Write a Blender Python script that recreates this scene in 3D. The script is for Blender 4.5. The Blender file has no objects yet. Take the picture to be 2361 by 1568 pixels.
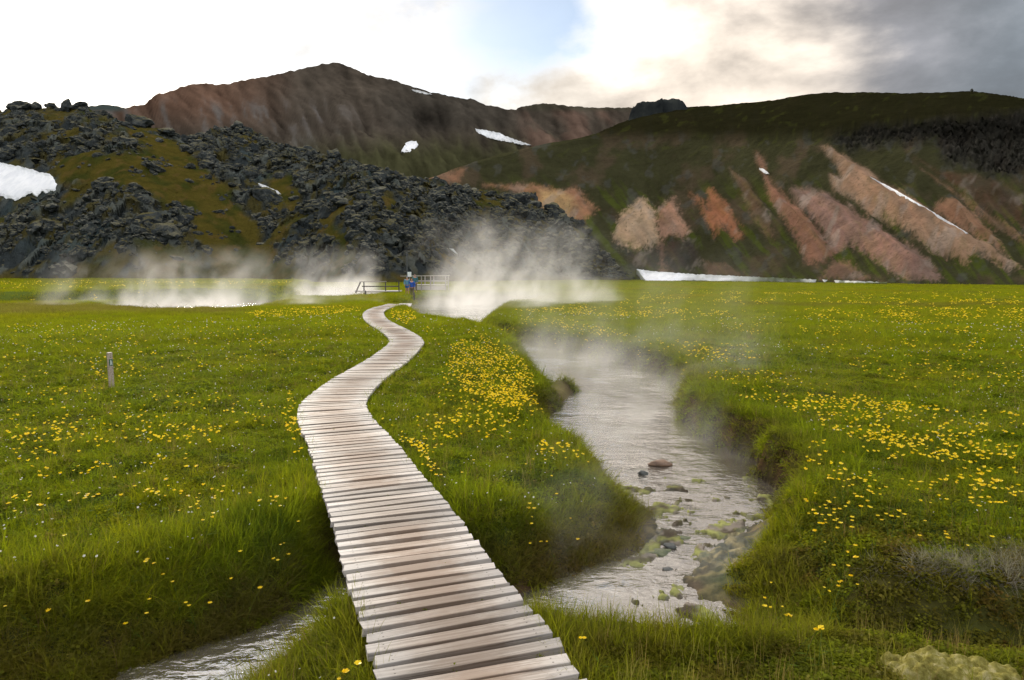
import bpy, bmesh, math, random
import numpy as np
from mathutils import Vector, Matrix, Euler
from mathutils.bvhtree import BVHTree
from mathutils.geometry import delaunay_2d_cdt
R = math.radians
rng = np.random.default_rng(7); random.seed(7)
scene = bpy.context.scene
C = scene.collection

# ------------------------------------------------------------------ camera
# photo pixels below are in a 2361 x 1568 frame; F = focal length in those pixels
F, CX, CY, HORIZON, EYE = 1574.0, 1180.5, 784.0, 627.0, 2.0
PITCH = math.atan((CY - HORIZON) / F)
cam_d = bpy.data.cameras.new('camera'); cam = bpy.data.objects.new('camera', cam_d); C.objects.link(cam)
cam_d.sensor_width = 36.0; cam_d.lens = 36.0 * F / 2361.0; cam_d.clip_start = 0.05; cam_d.clip_end = 20000
cam.location = (0, 0, EYE); cam.rotation_euler = (math.pi / 2 - PITCH, 0, 0)
scene.camera = cam

# ------------------------------------------------------------------ light
SUN_AZ, SUN_EL = R(-27), R(21)          # azimuth from +Y towards +X
sun_dir = Vector((math.sin(SUN_AZ) * math.cos(SUN_EL), math.cos(SUN_AZ) * math.cos(SUN_EL), math.sin(SUN_EL)))
sun_d = bpy.data.lights.new('sun', 'SUN'); sun = bpy.data.objects.new('sun', sun_d); C.objects.link(sun)
sun_d.energy = 2.4; sun_d.angle = R(8); sun_d.color = (1.0, 0.90, 0.76)
sun.rotation_euler = (-sun_dir).to_track_quat('-Z', 'Y').to_euler()
scene.view_settings.view_transform = 'Standard'; scene.view_settings.look = 'None'
scene.view_settings.gamma = 1.0; scene.view_settings.use_curve_mapping = False
scene.view_settings.exposure = 0.38
cy = scene.cycles
cy.use_denoising = True; cy.max_bounces = 6; cy.diffuse_bounces = 3; cy.glossy_bounces = 3
cy.transmission_bounces = 3; cy.transparent_max_bounces = 12; cy.volume_bounces = 2
cy.volume_max_steps = 256; cy.volume_step_rate = 1.0
cy.use_adaptive_sampling = True; cy.adaptive_threshold = 0.028; cy.caustics_reflective = False; cy.caustics_refractive = False

def pix_dir(u, v):
    u = np.asarray(u, float); v = np.asarray(v, float)
    dx = (u - CX) / F; dz = -(v - CY) / F
    return dx, math.cos(PITCH) + math.sin(PITCH) * dz, -math.sin(PITCH) + math.cos(PITCH) * dz
def gp(u, v, z=0.0):
    x, y, zz = pix_dir(u, v); t = (z - EYE) / zz
    return np.stack([x * t, y * t], -1)
def to_pix(x, y, z):
    zz = z - EYE; c, s = math.cos(PITCH), math.sin(PITCH)
    d = c * y - s * zz; h = s * y + c * zz
    d = np.where(d < 0.05, 0.05, d)
    return CX + F * x / d, CY - F * h / d

# ------------------------------------------------------------------ node helpers
class NT:
    def __init__(s, tree): s.t = tree; tree.nodes.clear()
    def n(s, typ, ins=None, **kw):
        nd = s.t.nodes.new(typ)
        for k, v in kw.items(): setattr(nd, k, v)
        for k, v in (ins or {}).items():
            sk = nd.inputs[k]
            if isinstance(v, bpy.types.NodeSocket): s.t.links.new(v, sk)
            else: sk.default_value = v
        return nd
    def math(s, op, a, b=None, c=None, clamp=False):
        ins = {0: a}
        if b is not None: ins[1] = b
        if c is not None: ins[2] = c
        return s.n('ShaderNodeMath', ins, operation=op, use_clamp=clamp).outputs[0]
    def vmath(s, op, a, b=None):
        ins = {0: a}
        if b is not None: ins[1] = b
        nd = s.n('ShaderNodeVectorMath', ins, operation=op)
        return nd.outputs['Value'] if op in ('DOT_PRODUCT', 'LENGTH') else nd.outputs[0]
    def ramp(s, fac, stops, interp='LINEAR'):
        nd = s.n('ShaderNodeValToRGB', {0: fac}); cr = nd.color_ramp; cr.interpolation = interp
        while len(cr.elements) < len(stops): cr.elements.new(0.5)
        for e, (p, c) in zip(cr.elements, stops): e.position = p; e.color = (c, c, c, 1) if isinstance(c, (int, float)) else (*c, 1)
        return nd.outputs[0]
    def mix(s, fac, a, b, blend='MIX'):
        nd = s.n('ShaderNodeMix', data_type='RGBA', blend_type=blend)
        for k, v in ((0, fac), (6, a), (7, b)):
            if isinstance(v, bpy.types.NodeSocket): s.t.links.new(v, nd.inputs[k])
            elif k == 0: nd.inputs[k].default_value = v
            else: nd.inputs[k].default_value = (*v, 1) if len(v) == 3 else v
        return nd.outputs[2]
    def noise(s, vec, scale, detail=4, rough=0.55, dist=0.0):
        return s.n('ShaderNodeTexNoise', {'Vector': vec, 'Scale': scale, 'Detail': detail, 'Roughness': rough, 'Distortion': dist}).outputs[0]
    def smooth(s, x, lo, hi):
        return s.n('ShaderNodeMapRange', {0: x, 1: lo, 2: hi, 3: 0.0, 4: 1.0}, interpolation_type='SMOOTHSTEP').outputs[0]
def material(name):
    m = bpy.data.materials.new(name); m.use_nodes = True
    return m, NT(m.node_tree)

# ------------------------------------------------------------------ sky
def dir_of(u, v):
    a = np.array(pix_dir(u, v)); return tuple(a / np.linalg.norm(a))
world = bpy.data.worlds.new('World'); scene.world = world; world.use_nodes = True
T = NT(world.node_tree)
dirv = T.n('ShaderNodeTexCoord').outputs['Generated']
sky = T.n('ShaderNodeTexSky', sky_type='NISHITA', sun_disc=False)
sky.sun_elevation = SUN_EL; sky.sun_rotation = SUN_AZ; sky.air_density = 1.0; sky.dust_density = 0.6
bg_sky = T.n('ShaderNodeBackground', {0: sky.outputs[0], 1: 0.11})
stretch = T.vmath('MULTIPLY', dirv, (1.0, 1.0, 1.9))
n_big = T.noise(stretch, 2.3, 3, 0.5, 0.3)
n_mid = T.noise(T.vmath('ADD', stretch, (3.1, 1.7, 0.4)), 4.2, 9, 0.56, 0.15)
n_fine = T.noise(T.vmath('ADD', stretch, (7.7, 4.1, 2.4)), 6.5, 8, 0.55, 0.2)
sd_ = T.vmath('DOT_PRODUCT', dirv, tuple(sun_dir))
wob = T.math('ADD', T.math('MULTIPLY', T.math('SUBTRACT', n_mid, 0.5), 0.22), T.math('MULTIPLY', T.math('SUBTRACT', n_fine, 0.5), 0.14))
# cloud lightness: bright round the sun, grey away from it, a heavy bank in one quarter of the sky
glow = T.math('ADD', sd_, wob)
def blob(u, v, lo, hi, k=0.25):
    d = T.vmath('DOT_PRODUCT', dirv, dir_of(u, v))
    return T.smooth(T.math('ADD', d, T.math('MULTIPLY', wob, k)), lo, hi)
cloud_col = T.ramp(glow, [(0.0, (0.175, 0.174, 0.176)), (0.42, (0.115, 0.114, 0.117)), (0.60, (0.122, 0.114, 0.111)), (0.70, (0.142, 0.129, 0.118)), (0.79, (0.165, 0.147, 0.128)),
                          (0.86, (0.215, 0.195, 0.170)), (0.91, (0.265, 0.253, 0.235)), (0.955, (0.245, 0.243, 0.240)), (1.0, (0.255, 0.254, 0.252))])
dark = blob(2400, 75, 0.925, 0.998, 0.40)
cloud_col = T.mix(T.math('MULTIPLY', dark, 0.72), cloud_col, (0.027, 0.038, 0.048))
grey = blob(1820, 50, 0.965, 1.0, 0.22)
cloud_col = T.mix(T.math('MULTIPLY', grey, 0.55), cloud_col, (0.085, 0.080, 0.083))
bright = blob(1690, 185, 0.980, 1.0, 0.16)
cloud_col = T.mix(T.math('MULTIPLY', bright, 0.75), cloud_col, (0.25, 0.218, 0.182))
fluff = T.n('ShaderNodeMapRange', {0: n_fine, 1: 0.25, 2: 0.75, 3: 0.68, 4: 1.30}).outputs[0]
puff = T.n('ShaderNodeMapRange', {0: n_mid, 1: 0.32, 2: 0.68, 3: 0.66, 4: 1.40}).outputs[0]
zen = T.math('ADD', T.math('MULTIPLY', T.math('MAXIMUM', T.n('ShaderNodeSeparateXYZ', {0: dirv}).outputs[2], 0.0), 1.5), 0.72)
bg_cloud = T.n('ShaderNodeBackground', {0: cloud_col, 1: T.math('MULTIPLY', T.math('MULTIPLY', T.math('MULTIPLY', fluff, puff), zen), 3.6)})
gap_blob = T.math('MULTIPLY', blob(1140, 20, 0.9880, 0.9995, 0.13), 0.95)
gap2 = T.math('MULTIPLY', blob(1030, 165, 0.9965, 0.9995, 0.02), 0.55)
gap3 = T.math('MULTIPLY', blob(40, 30, 0.960, 0.999, 0.25), 0.75)
gap_n = T.math('MULTIPLY', T.smooth(n_mid, 0.44, 0.30), 0.55)
gap_n = T.math('MULTIPLY', gap_n, T.smooth(sd_, 0.82, 0.95))
gap = T.math('MAXIMUM', T.math('MAXIMUM', gap_blob, gap2), T.math('MAXIMUM', gap3, gap_n), clamp=True)
mixs = T.n('ShaderNodeMixShader', {0: gap, 1: bg_cloud.outputs[0], 2: bg_sky.outputs[0]})
T.n('ShaderNodeOutputWorld', {0: mixs.outputs[0]})

# ------------------------------------------------------------------ numpy noise
def _hash(ix, iy, seed):
    h = (ix.astype(np.int64) * 374761393 + iy.astype(np.int64) * 668265263 + seed * 1442695041) & 0xFFFFFFFF
    h = ((h ^ (h >> 13)) * 1274126177) & 0xFFFFFFFF
    h = ((h ^ (h >> 16)) * 2246822519) & 0xFFFFFFFF
    return ((h ^ (h >> 15)) & 0xFFFFFF) / float(0x1000000)
def perlin(x, y, seed=0):
    x0 = np.floor(x); y0 = np.floor(y); fx = x - x0; fy = y - y0
    u = fx * fx * fx * (fx * (fx * 6 - 15) + 10); w = fy * fy * fy * (fy * (fy * 6 - 15) + 10)
    def g(ix, iy, dx, dy):
        a = _hash(ix, iy, seed) * 2 * np.pi
        return np.cos(a) * dx + np.sin(a) * dy
    a = g(x0, y0, fx, fy); b = g(x0 + 1, y0, fx - 1, fy); c = g(x0, y0 + 1, fx, fy - 1); d = g(x0 + 1, y0 + 1, fx - 1, fy - 1)
    return ((a + (b - a) * u) * (1 - w) + (c + (d - c) * u) * w) * 1.5
def fbm(x, y, scale, octs=4, seed=0, gain=0.5):
    s = 0; amp = 1; f = 1 / scale; tot = 0
    for o in range(octs):
        s = s + amp * perlin(x * f, y * f, seed + o * 17); tot += amp; amp *= gain; f *= 2.03
    return s / tot
def worley(x, y, scale, seed=0):
    """F1, F2 and the random value of the nearest cell"""
    x = x / scale; y = y / scale; x0 = np.floor(x); y0 = np.floor(y)
    f1 = np.full(x.shape, 9.0); f2 = np.full(x.shape, 9.0); rv = np.zeros(x.shape)
    for i in (-1, 0, 1):
        for j in (-1, 0, 1):
            cx, cy_ = x0 + i, y0 + j
            d = np.hypot(cx + _hash(cx, cy_, seed) - x, cy_ + _hash(cx, cy_, seed + 5) - y)
            r = _hash(cx, cy_, seed + 9); near = d < f1
            f2 = np.where(near, f1, np.minimum(f2, d)); rv = np.where(near, r, rv); f1 = np.where(near, d, f1)
    return f1, f2, rv
def sstep(x, a, b):
    t = np.clip((x - a) / (b - a), 0, 1); return t * t * (3 - 2 * t)
def smooth_closed(p, k=4):
    p = np.asarray(p, float); out = []
    for i in range(len(p)):
        a, b, c, d = p[i - 1], p[i], p[(i + 1) % len(p)], p[(i + 2) % len(p)]
        for t in np.arange(k) / k:
            out.append(0.5 * (2 * b + (c - a) * t + (2 * a - 5 * b + 4 * c - d) * t * t + (3 * b - a - 3 * c + d) * t ** 3))
    return np.array(out)
def sdf(x, y, poly, pad=4.0):
    """signed distance to a closed polygon, negative inside; pad beyond its box is not resolved"""
    x = np.asarray(x, float); y = np.asarray(y, float)
    out = np.full(x.shape, pad * 1.0)
    lo = poly.min(0) - pad; hi = poly.max(0) + pad
    m = (x > lo[0]) & (x < hi[0]) & (y > lo[1]) & (y < hi[1])
    px, py = x[m], y[m]
    if px.size == 0: return out
    best = np.full(px.shape, 1e9); inside = np.zeros(px.shape, bool)
    for (ax, ay), (bx, by) in zip(poly, np.roll(poly, -1, 0)):
        ex, ey = bx - ax, by - ay; wx, wy = px - ax, py - ay
        t = np.clip((wx * ex + wy * ey) / (ex * ex + ey * ey + 1e-12), 0, 1)
        best = np.minimum(best, (wx - ex * t) ** 2 + (wy - ey * t) ** 2)
        c = (ay > py) != (by > py)
        inside ^= c & (px < ex * (py - ay) / (ey if abs(ey) > 1e-12 else 1e-12) + ax)
    d = np.sqrt(best); out[m] = np.minimum(np.where(inside, -d, d), pad)
    return out
def poly_dist(x, y, line):
    best = np.full(np.shape(x), 1e9)
    for (ax, ay), (bx, by) in zip(line[:-1], line[1:]):
        ex, ey = bx - ax, by - ay; wx, wy = x - ax, y - ay
        t = np.clip((wx * ex + wy * ey) / (ex * ex + ey * ey + 1e-12), 0, 1)
        best = np.minimum(best, (wx - ex * t) ** 2 + (wy - ey * t) ** 2)
    return np.sqrt(best)

# ------------------------------------------------------------------ mesh helpers
def mesh_np(name, verts, faces, mat, smooth=True, cols=None):
    me = bpy.data.meshes.new(name); verts = np.asarray(verts, np.float32); faces = np.asarray(faces, np.int32); k = faces.shape[1]
    me.vertices.add(len(verts)); me.vertices.foreach_set('co', verts.ravel())
    me.loops.add(faces.size); me.loops.foreach_set('vertex_index', faces.ravel())
    me.polygons.add(len(faces)); me.polygons.foreach_set('loop_start', np.arange(len(faces), dtype=np.int32) * k)
    me.polygons.foreach_set('use_smooth', np.full(len(faces), smooth))
    if cols is not None:
        a = me.attributes.new('col', 'FLOAT_COLOR', 'POINT'); c4 = np.ones((len(verts), 4), np.float32); c4[:, :3] = cols
        a.data.foreach_set('color', c4.ravel())
    me.update(calc_edges=True); me.validate()
    if mat: me.materials.append(mat)
    return me
def grid_faces(rows, cols):
    i = np.arange(rows - 1)[:, None] * cols + np.arange(cols - 1)[None, :]
    return np.stack([i, i + 1, i + cols + 1, i + cols], -1).reshape(-1, 4)
def add(name, me, parent=None, loc=None, rot=None, scl=None):
    o = bpy.data.objects.new(name, me); C.objects.link(o)
    if parent is not None: o.parent = parent
    if loc is not None: o.location = loc
    if rot is not None: o.rotation_euler = rot
    if scl is not None: o.scale = scl
    return o
def tag(o, label=None, cat=None, group=None, kind=None):
    for k, v in (('label', label), ('category', cat), ('group', group), ('kind', kind)):
        if v: o[k] = v
    return o
class MB:
    def __init__(s): s.v = []; s.f = []; s.m = []
    def face(s, idx, m=0): s.f.append(idx); s.m.append(m)
    def box(s, a, b, w, h, m=0, up=(0, 0, 1)):
        """a beam from a to b, w wide, h high"""
        a, b = Vector(a), Vector(b); d = (b - a).normalized(); up = Vector(up)
        if abs(d.dot(up)) > 0.98: up = Vector((0, 1, 0))
        sx = d.cross(up).normalized(); sz = sx.cross(d).normalized(); n = len(s.v)
        for p in (a, b):
            for i, j in ((-1, -1), (1, -1), (1, 1), (-1, 1)): s.v.append(p + sx * w / 2 * i + sz * h / 2 * j)
        for q in ((0, 1, 2, 3), (7, 6, 5, 4), (0, 4, 5, 1), (1, 5, 6, 2), (2, 6, 7, 3), (3, 7, 4, 0)): s.face([n + i for i in q], m)
        return s
    def tube(s, pts, rad, seg=6, m=0):
        n0 = len(s.v); pts = [Vector(p) for p in pts]
        for i, p in enumerate(pts):
            d = (pts[min(i + 1, len(pts) - 1)] - pts[max(i - 1, 0)]).normalized()
            sx = d.orthogonal().normalized(); sy = d.cross(sx); r = rad[i] if hasattr(rad, '__len__') else rad
            for k in range(seg):
                a = 2 * math.pi * k / seg; s.v.append(p + sx * math.cos(a) * r + sy * math.sin(a) * r)
        for i in range(len(pts) - 1):
            for k in range(seg):
                a = n0 + i * seg + k; b = n0 + i * seg + (k + 1) % seg; s.face([a, b, b + seg, a + seg], m)
        s.face([n0 + k for k in range(seg)][::-1], m); s.face([n0 + (len(pts) - 1) * seg + k for k in range(seg)], m)
        return s
    def mesh(s, name, mats, smooth=False, bevel=0):
        me = bpy.data.meshes.new(name); me.from_pydata([tuple(v) for v in s.v], [], s.f)
        for m in (mats if isinstance(mats, (list, tuple)) else [mats]): me.materials.append(m)
        me.polygons.foreach_set('material_index', s.m); me.polygons.foreach_set('use_smooth', [smooth] * len(s.f))
        if bevel:
            bm = bmesh.new(); bm.from_mesh(me); bmesh.ops.bevel(bm, geom=bm.edges[:], offset=bevel, segments=1, affect='EDGES', profile=0.5); bm.to_mesh(me); bm.free()
        me.update(); return me

# ------------------------------------------------------------------ materials
def ground_material(name, rough=0.95, scale=3.0, amount=0.5, bump=0.3, bscale=8.0, bdist=0.1, gain=1.0):
    m, t = material(name); co = t.n('ShaderNodeNewGeometry').outputs['Position']
    col = t.n('ShaderNodeAttribute', attribute_name='col').outputs['Color']
    n1 = t.noise(co, scale, 6, 0.65); n2 = t.noise(co, scale * 5.3, 4, 0.6)
    f = t.math('ADD', t.math('MULTIPLY', n1, amount * 1.4), t.math('MULTIPLY', n2, amount * 0.6))
    f = t.math('ADD', f, gain - amount)
    col = t.mix(1.0, col, t.n('ShaderNodeCombineColor', {0: f, 1: f, 2: f}).outputs[0], 'MULTIPLY')
    h = t.noise(co, bscale, 8, 0.65)
    bp = t.n('ShaderNodeBump', {'Height': h, 'Strength': bump, 'Distance': bdist})
    b = t.n('ShaderNodeBsdfPrincipled', {'Base Color': col, 'Roughness': rough, 'Specular IOR Level': 0.0, 'Normal': bp.outputs[0]})
    t.n('ShaderNodeOutputMaterial', {0: b.outputs[0]}); return m
M_ground = ground_material('ground', scale=6, amount=0.6, bump=0.6, bscale=30, bdist=0.02)
M_lava = ground_material('lava', scale=0.5, amount=0.7, bump=1.0, bscale=1.2, bdist=0.8)
M_mount = ground_material('mountain', scale=0.02, amount=0.5, bump=0.8, bscale=0.06, bdist=5.0)
M_hill = ground_material('hillside', scale=0.12, amount=0.7, bump=0.9, bscale=0.35, bdist=1.6)

def rock_material():
    m, t = material('lava_rock'); g = t.n('ShaderNodeNewGeometry'); co = g.outputs['Position']
    n = t.noise(co, 0.8, 8, 0.7); n2 = t.noise(co, 3.0, 5, 0.6)
    base = t.ramp(n, [(0.30, (0.018, 0.021, 0.023)), (0.52, (0.042, 0.049, 0.051)), (0.72, (0.10, 0.105, 0.10))])
    top = t.n('ShaderNodeSeparateXYZ', {0: g.outputs['Normal']}).outputs[2]
    f = t.smooth(t.math('ADD', top, t.math('MULTIPLY', t.math('SUBTRACT', n2, 0.5), 1.0)), 0.45, 0.95)
    tint = t.ramp(t.noise(co, 0.12, 3), [(0.35, (0.165, 0.16, 0.12)), (0.6, (0.105, 0.092, 0.032))])
    col = t.mix(t.math('MULTIPLY', f, 0.85), base, tint)
    bp = t.n('ShaderNodeBump', {'Height': n2, 'Strength': 0.9, 'Distance': 0.3})
    b = t.n('ShaderNodeBsdfPrincipled', {'Base Color': col, 'Roughness': 0.9, 'Specular IOR Level': 0.06, 'Normal': bp.outputs[0]})
    t.n('ShaderNodeOutputMaterial', {0: b.outputs[0]}); return m
M_rock = rock_material()

def stone_material(name, c0, c1, c2, rough=0.5, scale=9.0):
    m, t = material(name); co = t.n('ShaderNodeNewGeometry').outputs['Position']; n = t.noise(co, scale, 8, 0.65)
    col = t.ramp(n, [(0.32, c0), (0.52, c1), (0.7, c2)])
    bp = t.n('ShaderNodeBump', {'Height': n, 'Strength': 0.7, 'Distance': 0.03})
    b = t.n('ShaderNodeBsdfPrincipled', {'Base Color': col, 'Roughness': rough, 'Normal': bp.outputs[0], 'Specular IOR Level': 0.5 if rough < 0.8 else 0.0})
    t.n('ShaderNodeOutputMaterial', {0: b.outputs[0]}); return m
M_stone_brown = stone_material('stone_brown', (0.08, 0.05, 0.03), (0.17, 0.10, 0.06), (0.24, 0.16, 0.10))
M_stone_dark = stone_material('stone_dark', (0.03, 0.035, 0.035), (0.07, 0.075, 0.07), (0.13, 0.13, 0.12))
M_stone_algae = stone_material('stone_algae', (0.05, 0.06, 0.04), (0.10, 0.12, 0.05), (0.20, 0.19, 0.14))
M_crag = stone_material('crag', (0.015, 0.018, 0.02), (0.03, 0.034, 0.034), (0.05, 0.055, 0.05), 0.9, 0.15)

def snow_material():
    m, t = material('snow'); co = t.n('ShaderNodeNewGeometry').outputs['Position']
    n = t.noise(t.vmath('MULTIPLY', co, (1, 1, 0.25)), 0.5, 6, 0.6)
    col = t.ramp(n, [(0.3, (0.68, 0.71, 0.76)), (0.6, (0.84, 0.86, 0.89))])
    bp = t.n('ShaderNodeBump', {'Height': n, 'Strength': 0.4, 'Distance': 0.4})
    b = t.n('ShaderNodeBsdfPrincipled', {'Base Color': col, 'Roughness': 0.8, 'Normal': bp.outputs[0]})
    t.n('ShaderNodeOutputMaterial', {0: b.outputs[0]}); return m
M_snow = snow_material()

def wood_material(name, pale, mid, dark, stain=0.0):
    m, t = material(name); tc = t.n('ShaderNodeTexCoord').outputs['Object']; oi = t.n('ShaderNodeObjectInfo')
    rnd = oi.outputs['Random']; off = t.n('ShaderNodeCombineXYZ', {0: t.math('MULTIPLY', rnd, 37.0), 1: t.math('MULTIPLY', rnd, 91.0), 2: rnd}).outputs[0]
    co = t.vmath('ADD', tc, off)
    grain = t.noise(t.vmath('MULTIPLY', co, (1.6, 42.0, 42.0)), 1.0, 6, 0.6, 0.5)
    blot = t.noise(t.vmath('MULTIPLY', co, (2.2, 7.0, 7.0)), 1.6, 5, 0.6)
    col = t.mix(t.smooth(grain, 0.38, 0.60), mid, pale)
    col = t.mix(t.math('MULTIPLY', t.smooth(blot, 0.60, 0.74), 0.75), col, dark)
    crack = t.smooth(t.noise(t.vmath('MULTIPLY', co, (1.0, 70.0, 70.0)), 1.0, 3, 0.5, 1.0), 0.40, 0.33)
    col = t.mix(t.math('MULTIPLY', crack, 0.85), col, (0.05, 0.042, 0.036))
    if stain:
        x = t.n('ShaderNodeSeparateXYZ', {0: tc}).outputs[0]
        w = t.math('SUBTRACT', 0.40, t.math('ABSOLUTE', x))
        w = t.math('ADD', w, t.math('MULTIPLY', t.math('SUBTRACT', t.noise(co, 5.0, 5, 0.6), 0.5), 0.7))
        band = t.math('MULTIPLY', t.smooth(w, 0.0, 0.36), t.smooth(t.noise(oi.outputs['Location'], 1.2, 2), 0.30, 0.55))
        col = t.mix(t.math('MULTIPLY', band, stain), col, (0.215, 0.145, 0.098))
    if stain:
        e_ = t.smooth(t.math('ADD', t.math('ABSOLUTE', x), t.math('MULTIPLY', t.math('SUBTRACT', t.noise(co, 3.0, 4, 0.6), 0.5), 0.5)), 0.22, 0.50)
        col = t.mix(t.math('MULTIPLY', e_, 0.5), col, (0.56, 0.545, 0.53))
        yy_ = t.n('ShaderNodeSeparateXYZ', {0: tc}).outputs[1]; nd_ = t.math('ABSOLUTE', t.math('SUBTRACT', t.math('ABSOLUTE', x), 0.40)); nd2 = t.math('ABSOLUTE', t.math('SUBTRACT', t.math('ABSOLUTE', yy_), 0.024))
        nail = t.smooth(t.math('SQRT', t.math('ADD', t.math('MULTIPLY', nd_, nd_), t.math('MULTIPLY', nd2, nd2))), 0.0065, 0.0045); col = t.mix(t.math('MULTIPLY', nail, 0.8), col, (0.05, 0.035, 0.03))
    v = t.n('ShaderNodeMapRange', {0: rnd, 1: 0.0, 2: 1.0, 3: 0.62, 4: 1.14}).outputs[0]
    col = t.mix(1.0, col, t.n('ShaderNodeCombineColor', {0: v, 1: v, 2: v}).outputs[0], 'MULTIPLY')
    bp = t.n('ShaderNodeBump', {'Height': grain, 'Strength': 0.35, 'Distance': 0.003})
    b = t.n('ShaderNodeBsdfPrincipled', {'Base Color': col, 'Roughness': 0.62, 'Specular IOR Level': 0.45, 'Normal': bp.outputs[0]})
    t.n('ShaderNodeOutputMaterial', {0: b.outputs[0]}); return m
M_plank = wood_material('plank_wood', (0.485, 0.43, 0.375), (0.27, 0.228, 0.19), (0.12, 0.085, 0.06), 0.85)
M_beam = wood_material('beam_wood', (0.34, 0.31, 0.29), (0.22, 0.20, 0.185), (0.10, 0.085, 0.075))
M_rail = wood_material('rail_wood', (0.62, 0.58, 0.52), (0.42, 0.38, 0.33), (0.18, 0.15, 0.12))
M_darkwood = wood_material('dark_wood', (0.10, 0.09, 0.08), (0.06, 0.055, 0.05), (0.03, 0.03, 0.03))

def plain(name, col, rough=0.7, var=0.25, scale=20.0, spec=0.4):
    m, t = material(name); tc = t.n('ShaderNodeTexCoord').outputs['Object']; n = t.noise(tc, scale, 4)
    c = t.mix(n, tuple(c * (1 - var) for c in col), tuple(min(1, c * (1 + var)) for c in col))
    b = t.n('ShaderNodeBsdfPrincipled', {'Base Color': c, 'Roughness': rough, 'Specular IOR Level': spec})
    t.n('ShaderNodeOutputMaterial', {0: b.outputs[0]}); return m

def leaf_material(name, use_tint=True, col=(0.1, 0.2, 0.02), trans=0.55, tipcol=None):
    m, t = material(name)
    if use_tint: c = t.n('ShaderNodeAttribute', attribute_name='tint', attribute_type='INSTANCER').outputs['Color']
    else: c = t.n('ShaderNodeRGB').outputs[0]; c.default_value = (*col, 1)
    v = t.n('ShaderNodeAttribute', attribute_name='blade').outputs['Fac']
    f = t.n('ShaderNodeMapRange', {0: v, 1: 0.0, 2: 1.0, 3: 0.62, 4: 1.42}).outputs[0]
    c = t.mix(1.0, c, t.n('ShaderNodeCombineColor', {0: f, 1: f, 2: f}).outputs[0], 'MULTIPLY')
    d = t.n('ShaderNodeBsdfDiffuse', {0: c}); tr = t.n('ShaderNodeBsdfTranslucent', {0: t.mix(0.4, c, (0.38, 0.44, 0.010))})
    gl = t.n('ShaderNodeBsdfGlossy', {0: (0.5, 0.55, 0.35, 1), 1: 0.5})
    s = t.n('ShaderNodeMixShader', {0: trans, 1: d.outputs[0], 2: tr.outputs[0]})
    s = t.n('ShaderNodeMixShader', {0: 0.015, 1: s.outputs[0], 2: gl.outputs[0]})
    t.n('ShaderNodeOutputMaterial', {0: s.outputs[0]}); return m
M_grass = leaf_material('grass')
M_petal = None
def petal_material(name, col, col2):
    m, t = material(name); r = t.n('ShaderNodeObjectInfo').outputs['Random']; c = t.mix(r, col, col2)
    d = t.n('ShaderNodeBsdfPrincipled', {'Base Color': c, 'Roughness': 0.4, 'Specular IOR Level': 0.4})
    tr = t.n('ShaderNodeBsdfTranslucent', {0: c}); s = t.n('ShaderNodeMixShader', {0: 0.4, 1: d.outputs[0], 2: tr.outputs[0]})
    t.n('ShaderNodeOutputMaterial', {0: s.outputs[0]}); return m
M_petal = petal_material('yellow_petal', (0.90, 0.62, 0.006), (0.95, 0.74, 0.015))
M_white = petal_material('white_petal', (0.75, 0.73, 0.66), (0.62, 0.62, 0.56))
M_stem = leaf_material('stem', False, (0.09, 0.15, 0.02), 0.3)
M_leafg = leaf_material('leaf', False, (0.10, 0.19, 0.025), 0.45)

def water_material():
    m, t = material('stream_water'); co = t.n('ShaderNodeNewGeometry').outputs['Position']
    w = t.vmath('MULTIPLY', co, (1.0, 1.0, 1.0))
    r1 = t.noise(t.vmath('MULTIPLY', co, (0.8, 1.5, 1.0)), 3.6, 3, 0.55, 0.9); r2 = t.noise(t.vmath('MULTIPLY', co, (0.8, 1.4, 1.0)), 13.0, 3, 0.55, 0.6)
    calm = t.smooth(t.noise(w, 0.8, 3), 0.40, 0.62)
    h = t.math('MULTIPLY', t.math('ADD', t.math('MULTIPLY', r1, 0.7), t.math('MULTIPLY', r2, 0.3)), t.math('ADD', t.math('MULTIPLY', calm, 0.8), 0.25))
    bp = t.n('ShaderNodeBump', {'Height': h, 'Strength': 0.9, 'Distance': 0.045})
    fr = t.n('ShaderNodeFresnel', {'IOR': 2.1, 'Normal': bp.outputs[0]}).outputs[0]
    fr = t.math('ADD', t.math('MULTIPLY', fr, 0.95), 0.16, clamp=True)
    gl = t.n('ShaderNodeBsdfGlossy', {0: (1, 1, 1, 1), 1: 0.04, 'Normal': bp.outputs[0]})
    tr = t.n('ShaderNodeBsdfTransparent', {0: (0.66, 0.63, 0.52, 1)})
    milk = t.n('ShaderNodeBsdfDiffuse', {0: (0.30, 0.265, 0.22, 1)})
    body = t.n('ShaderNodeMixShader', {0: 0.30, 1: tr.outputs[0], 2: milk.outputs[0]})
    s = t.n('ShaderNodeMixShader', {0: fr, 1: body.outputs[0], 2: gl.outputs[0]})
    t.n('ShaderNodeOutputMaterial', {0: s.outputs[0]}); return m
M_water = water_material()

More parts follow.
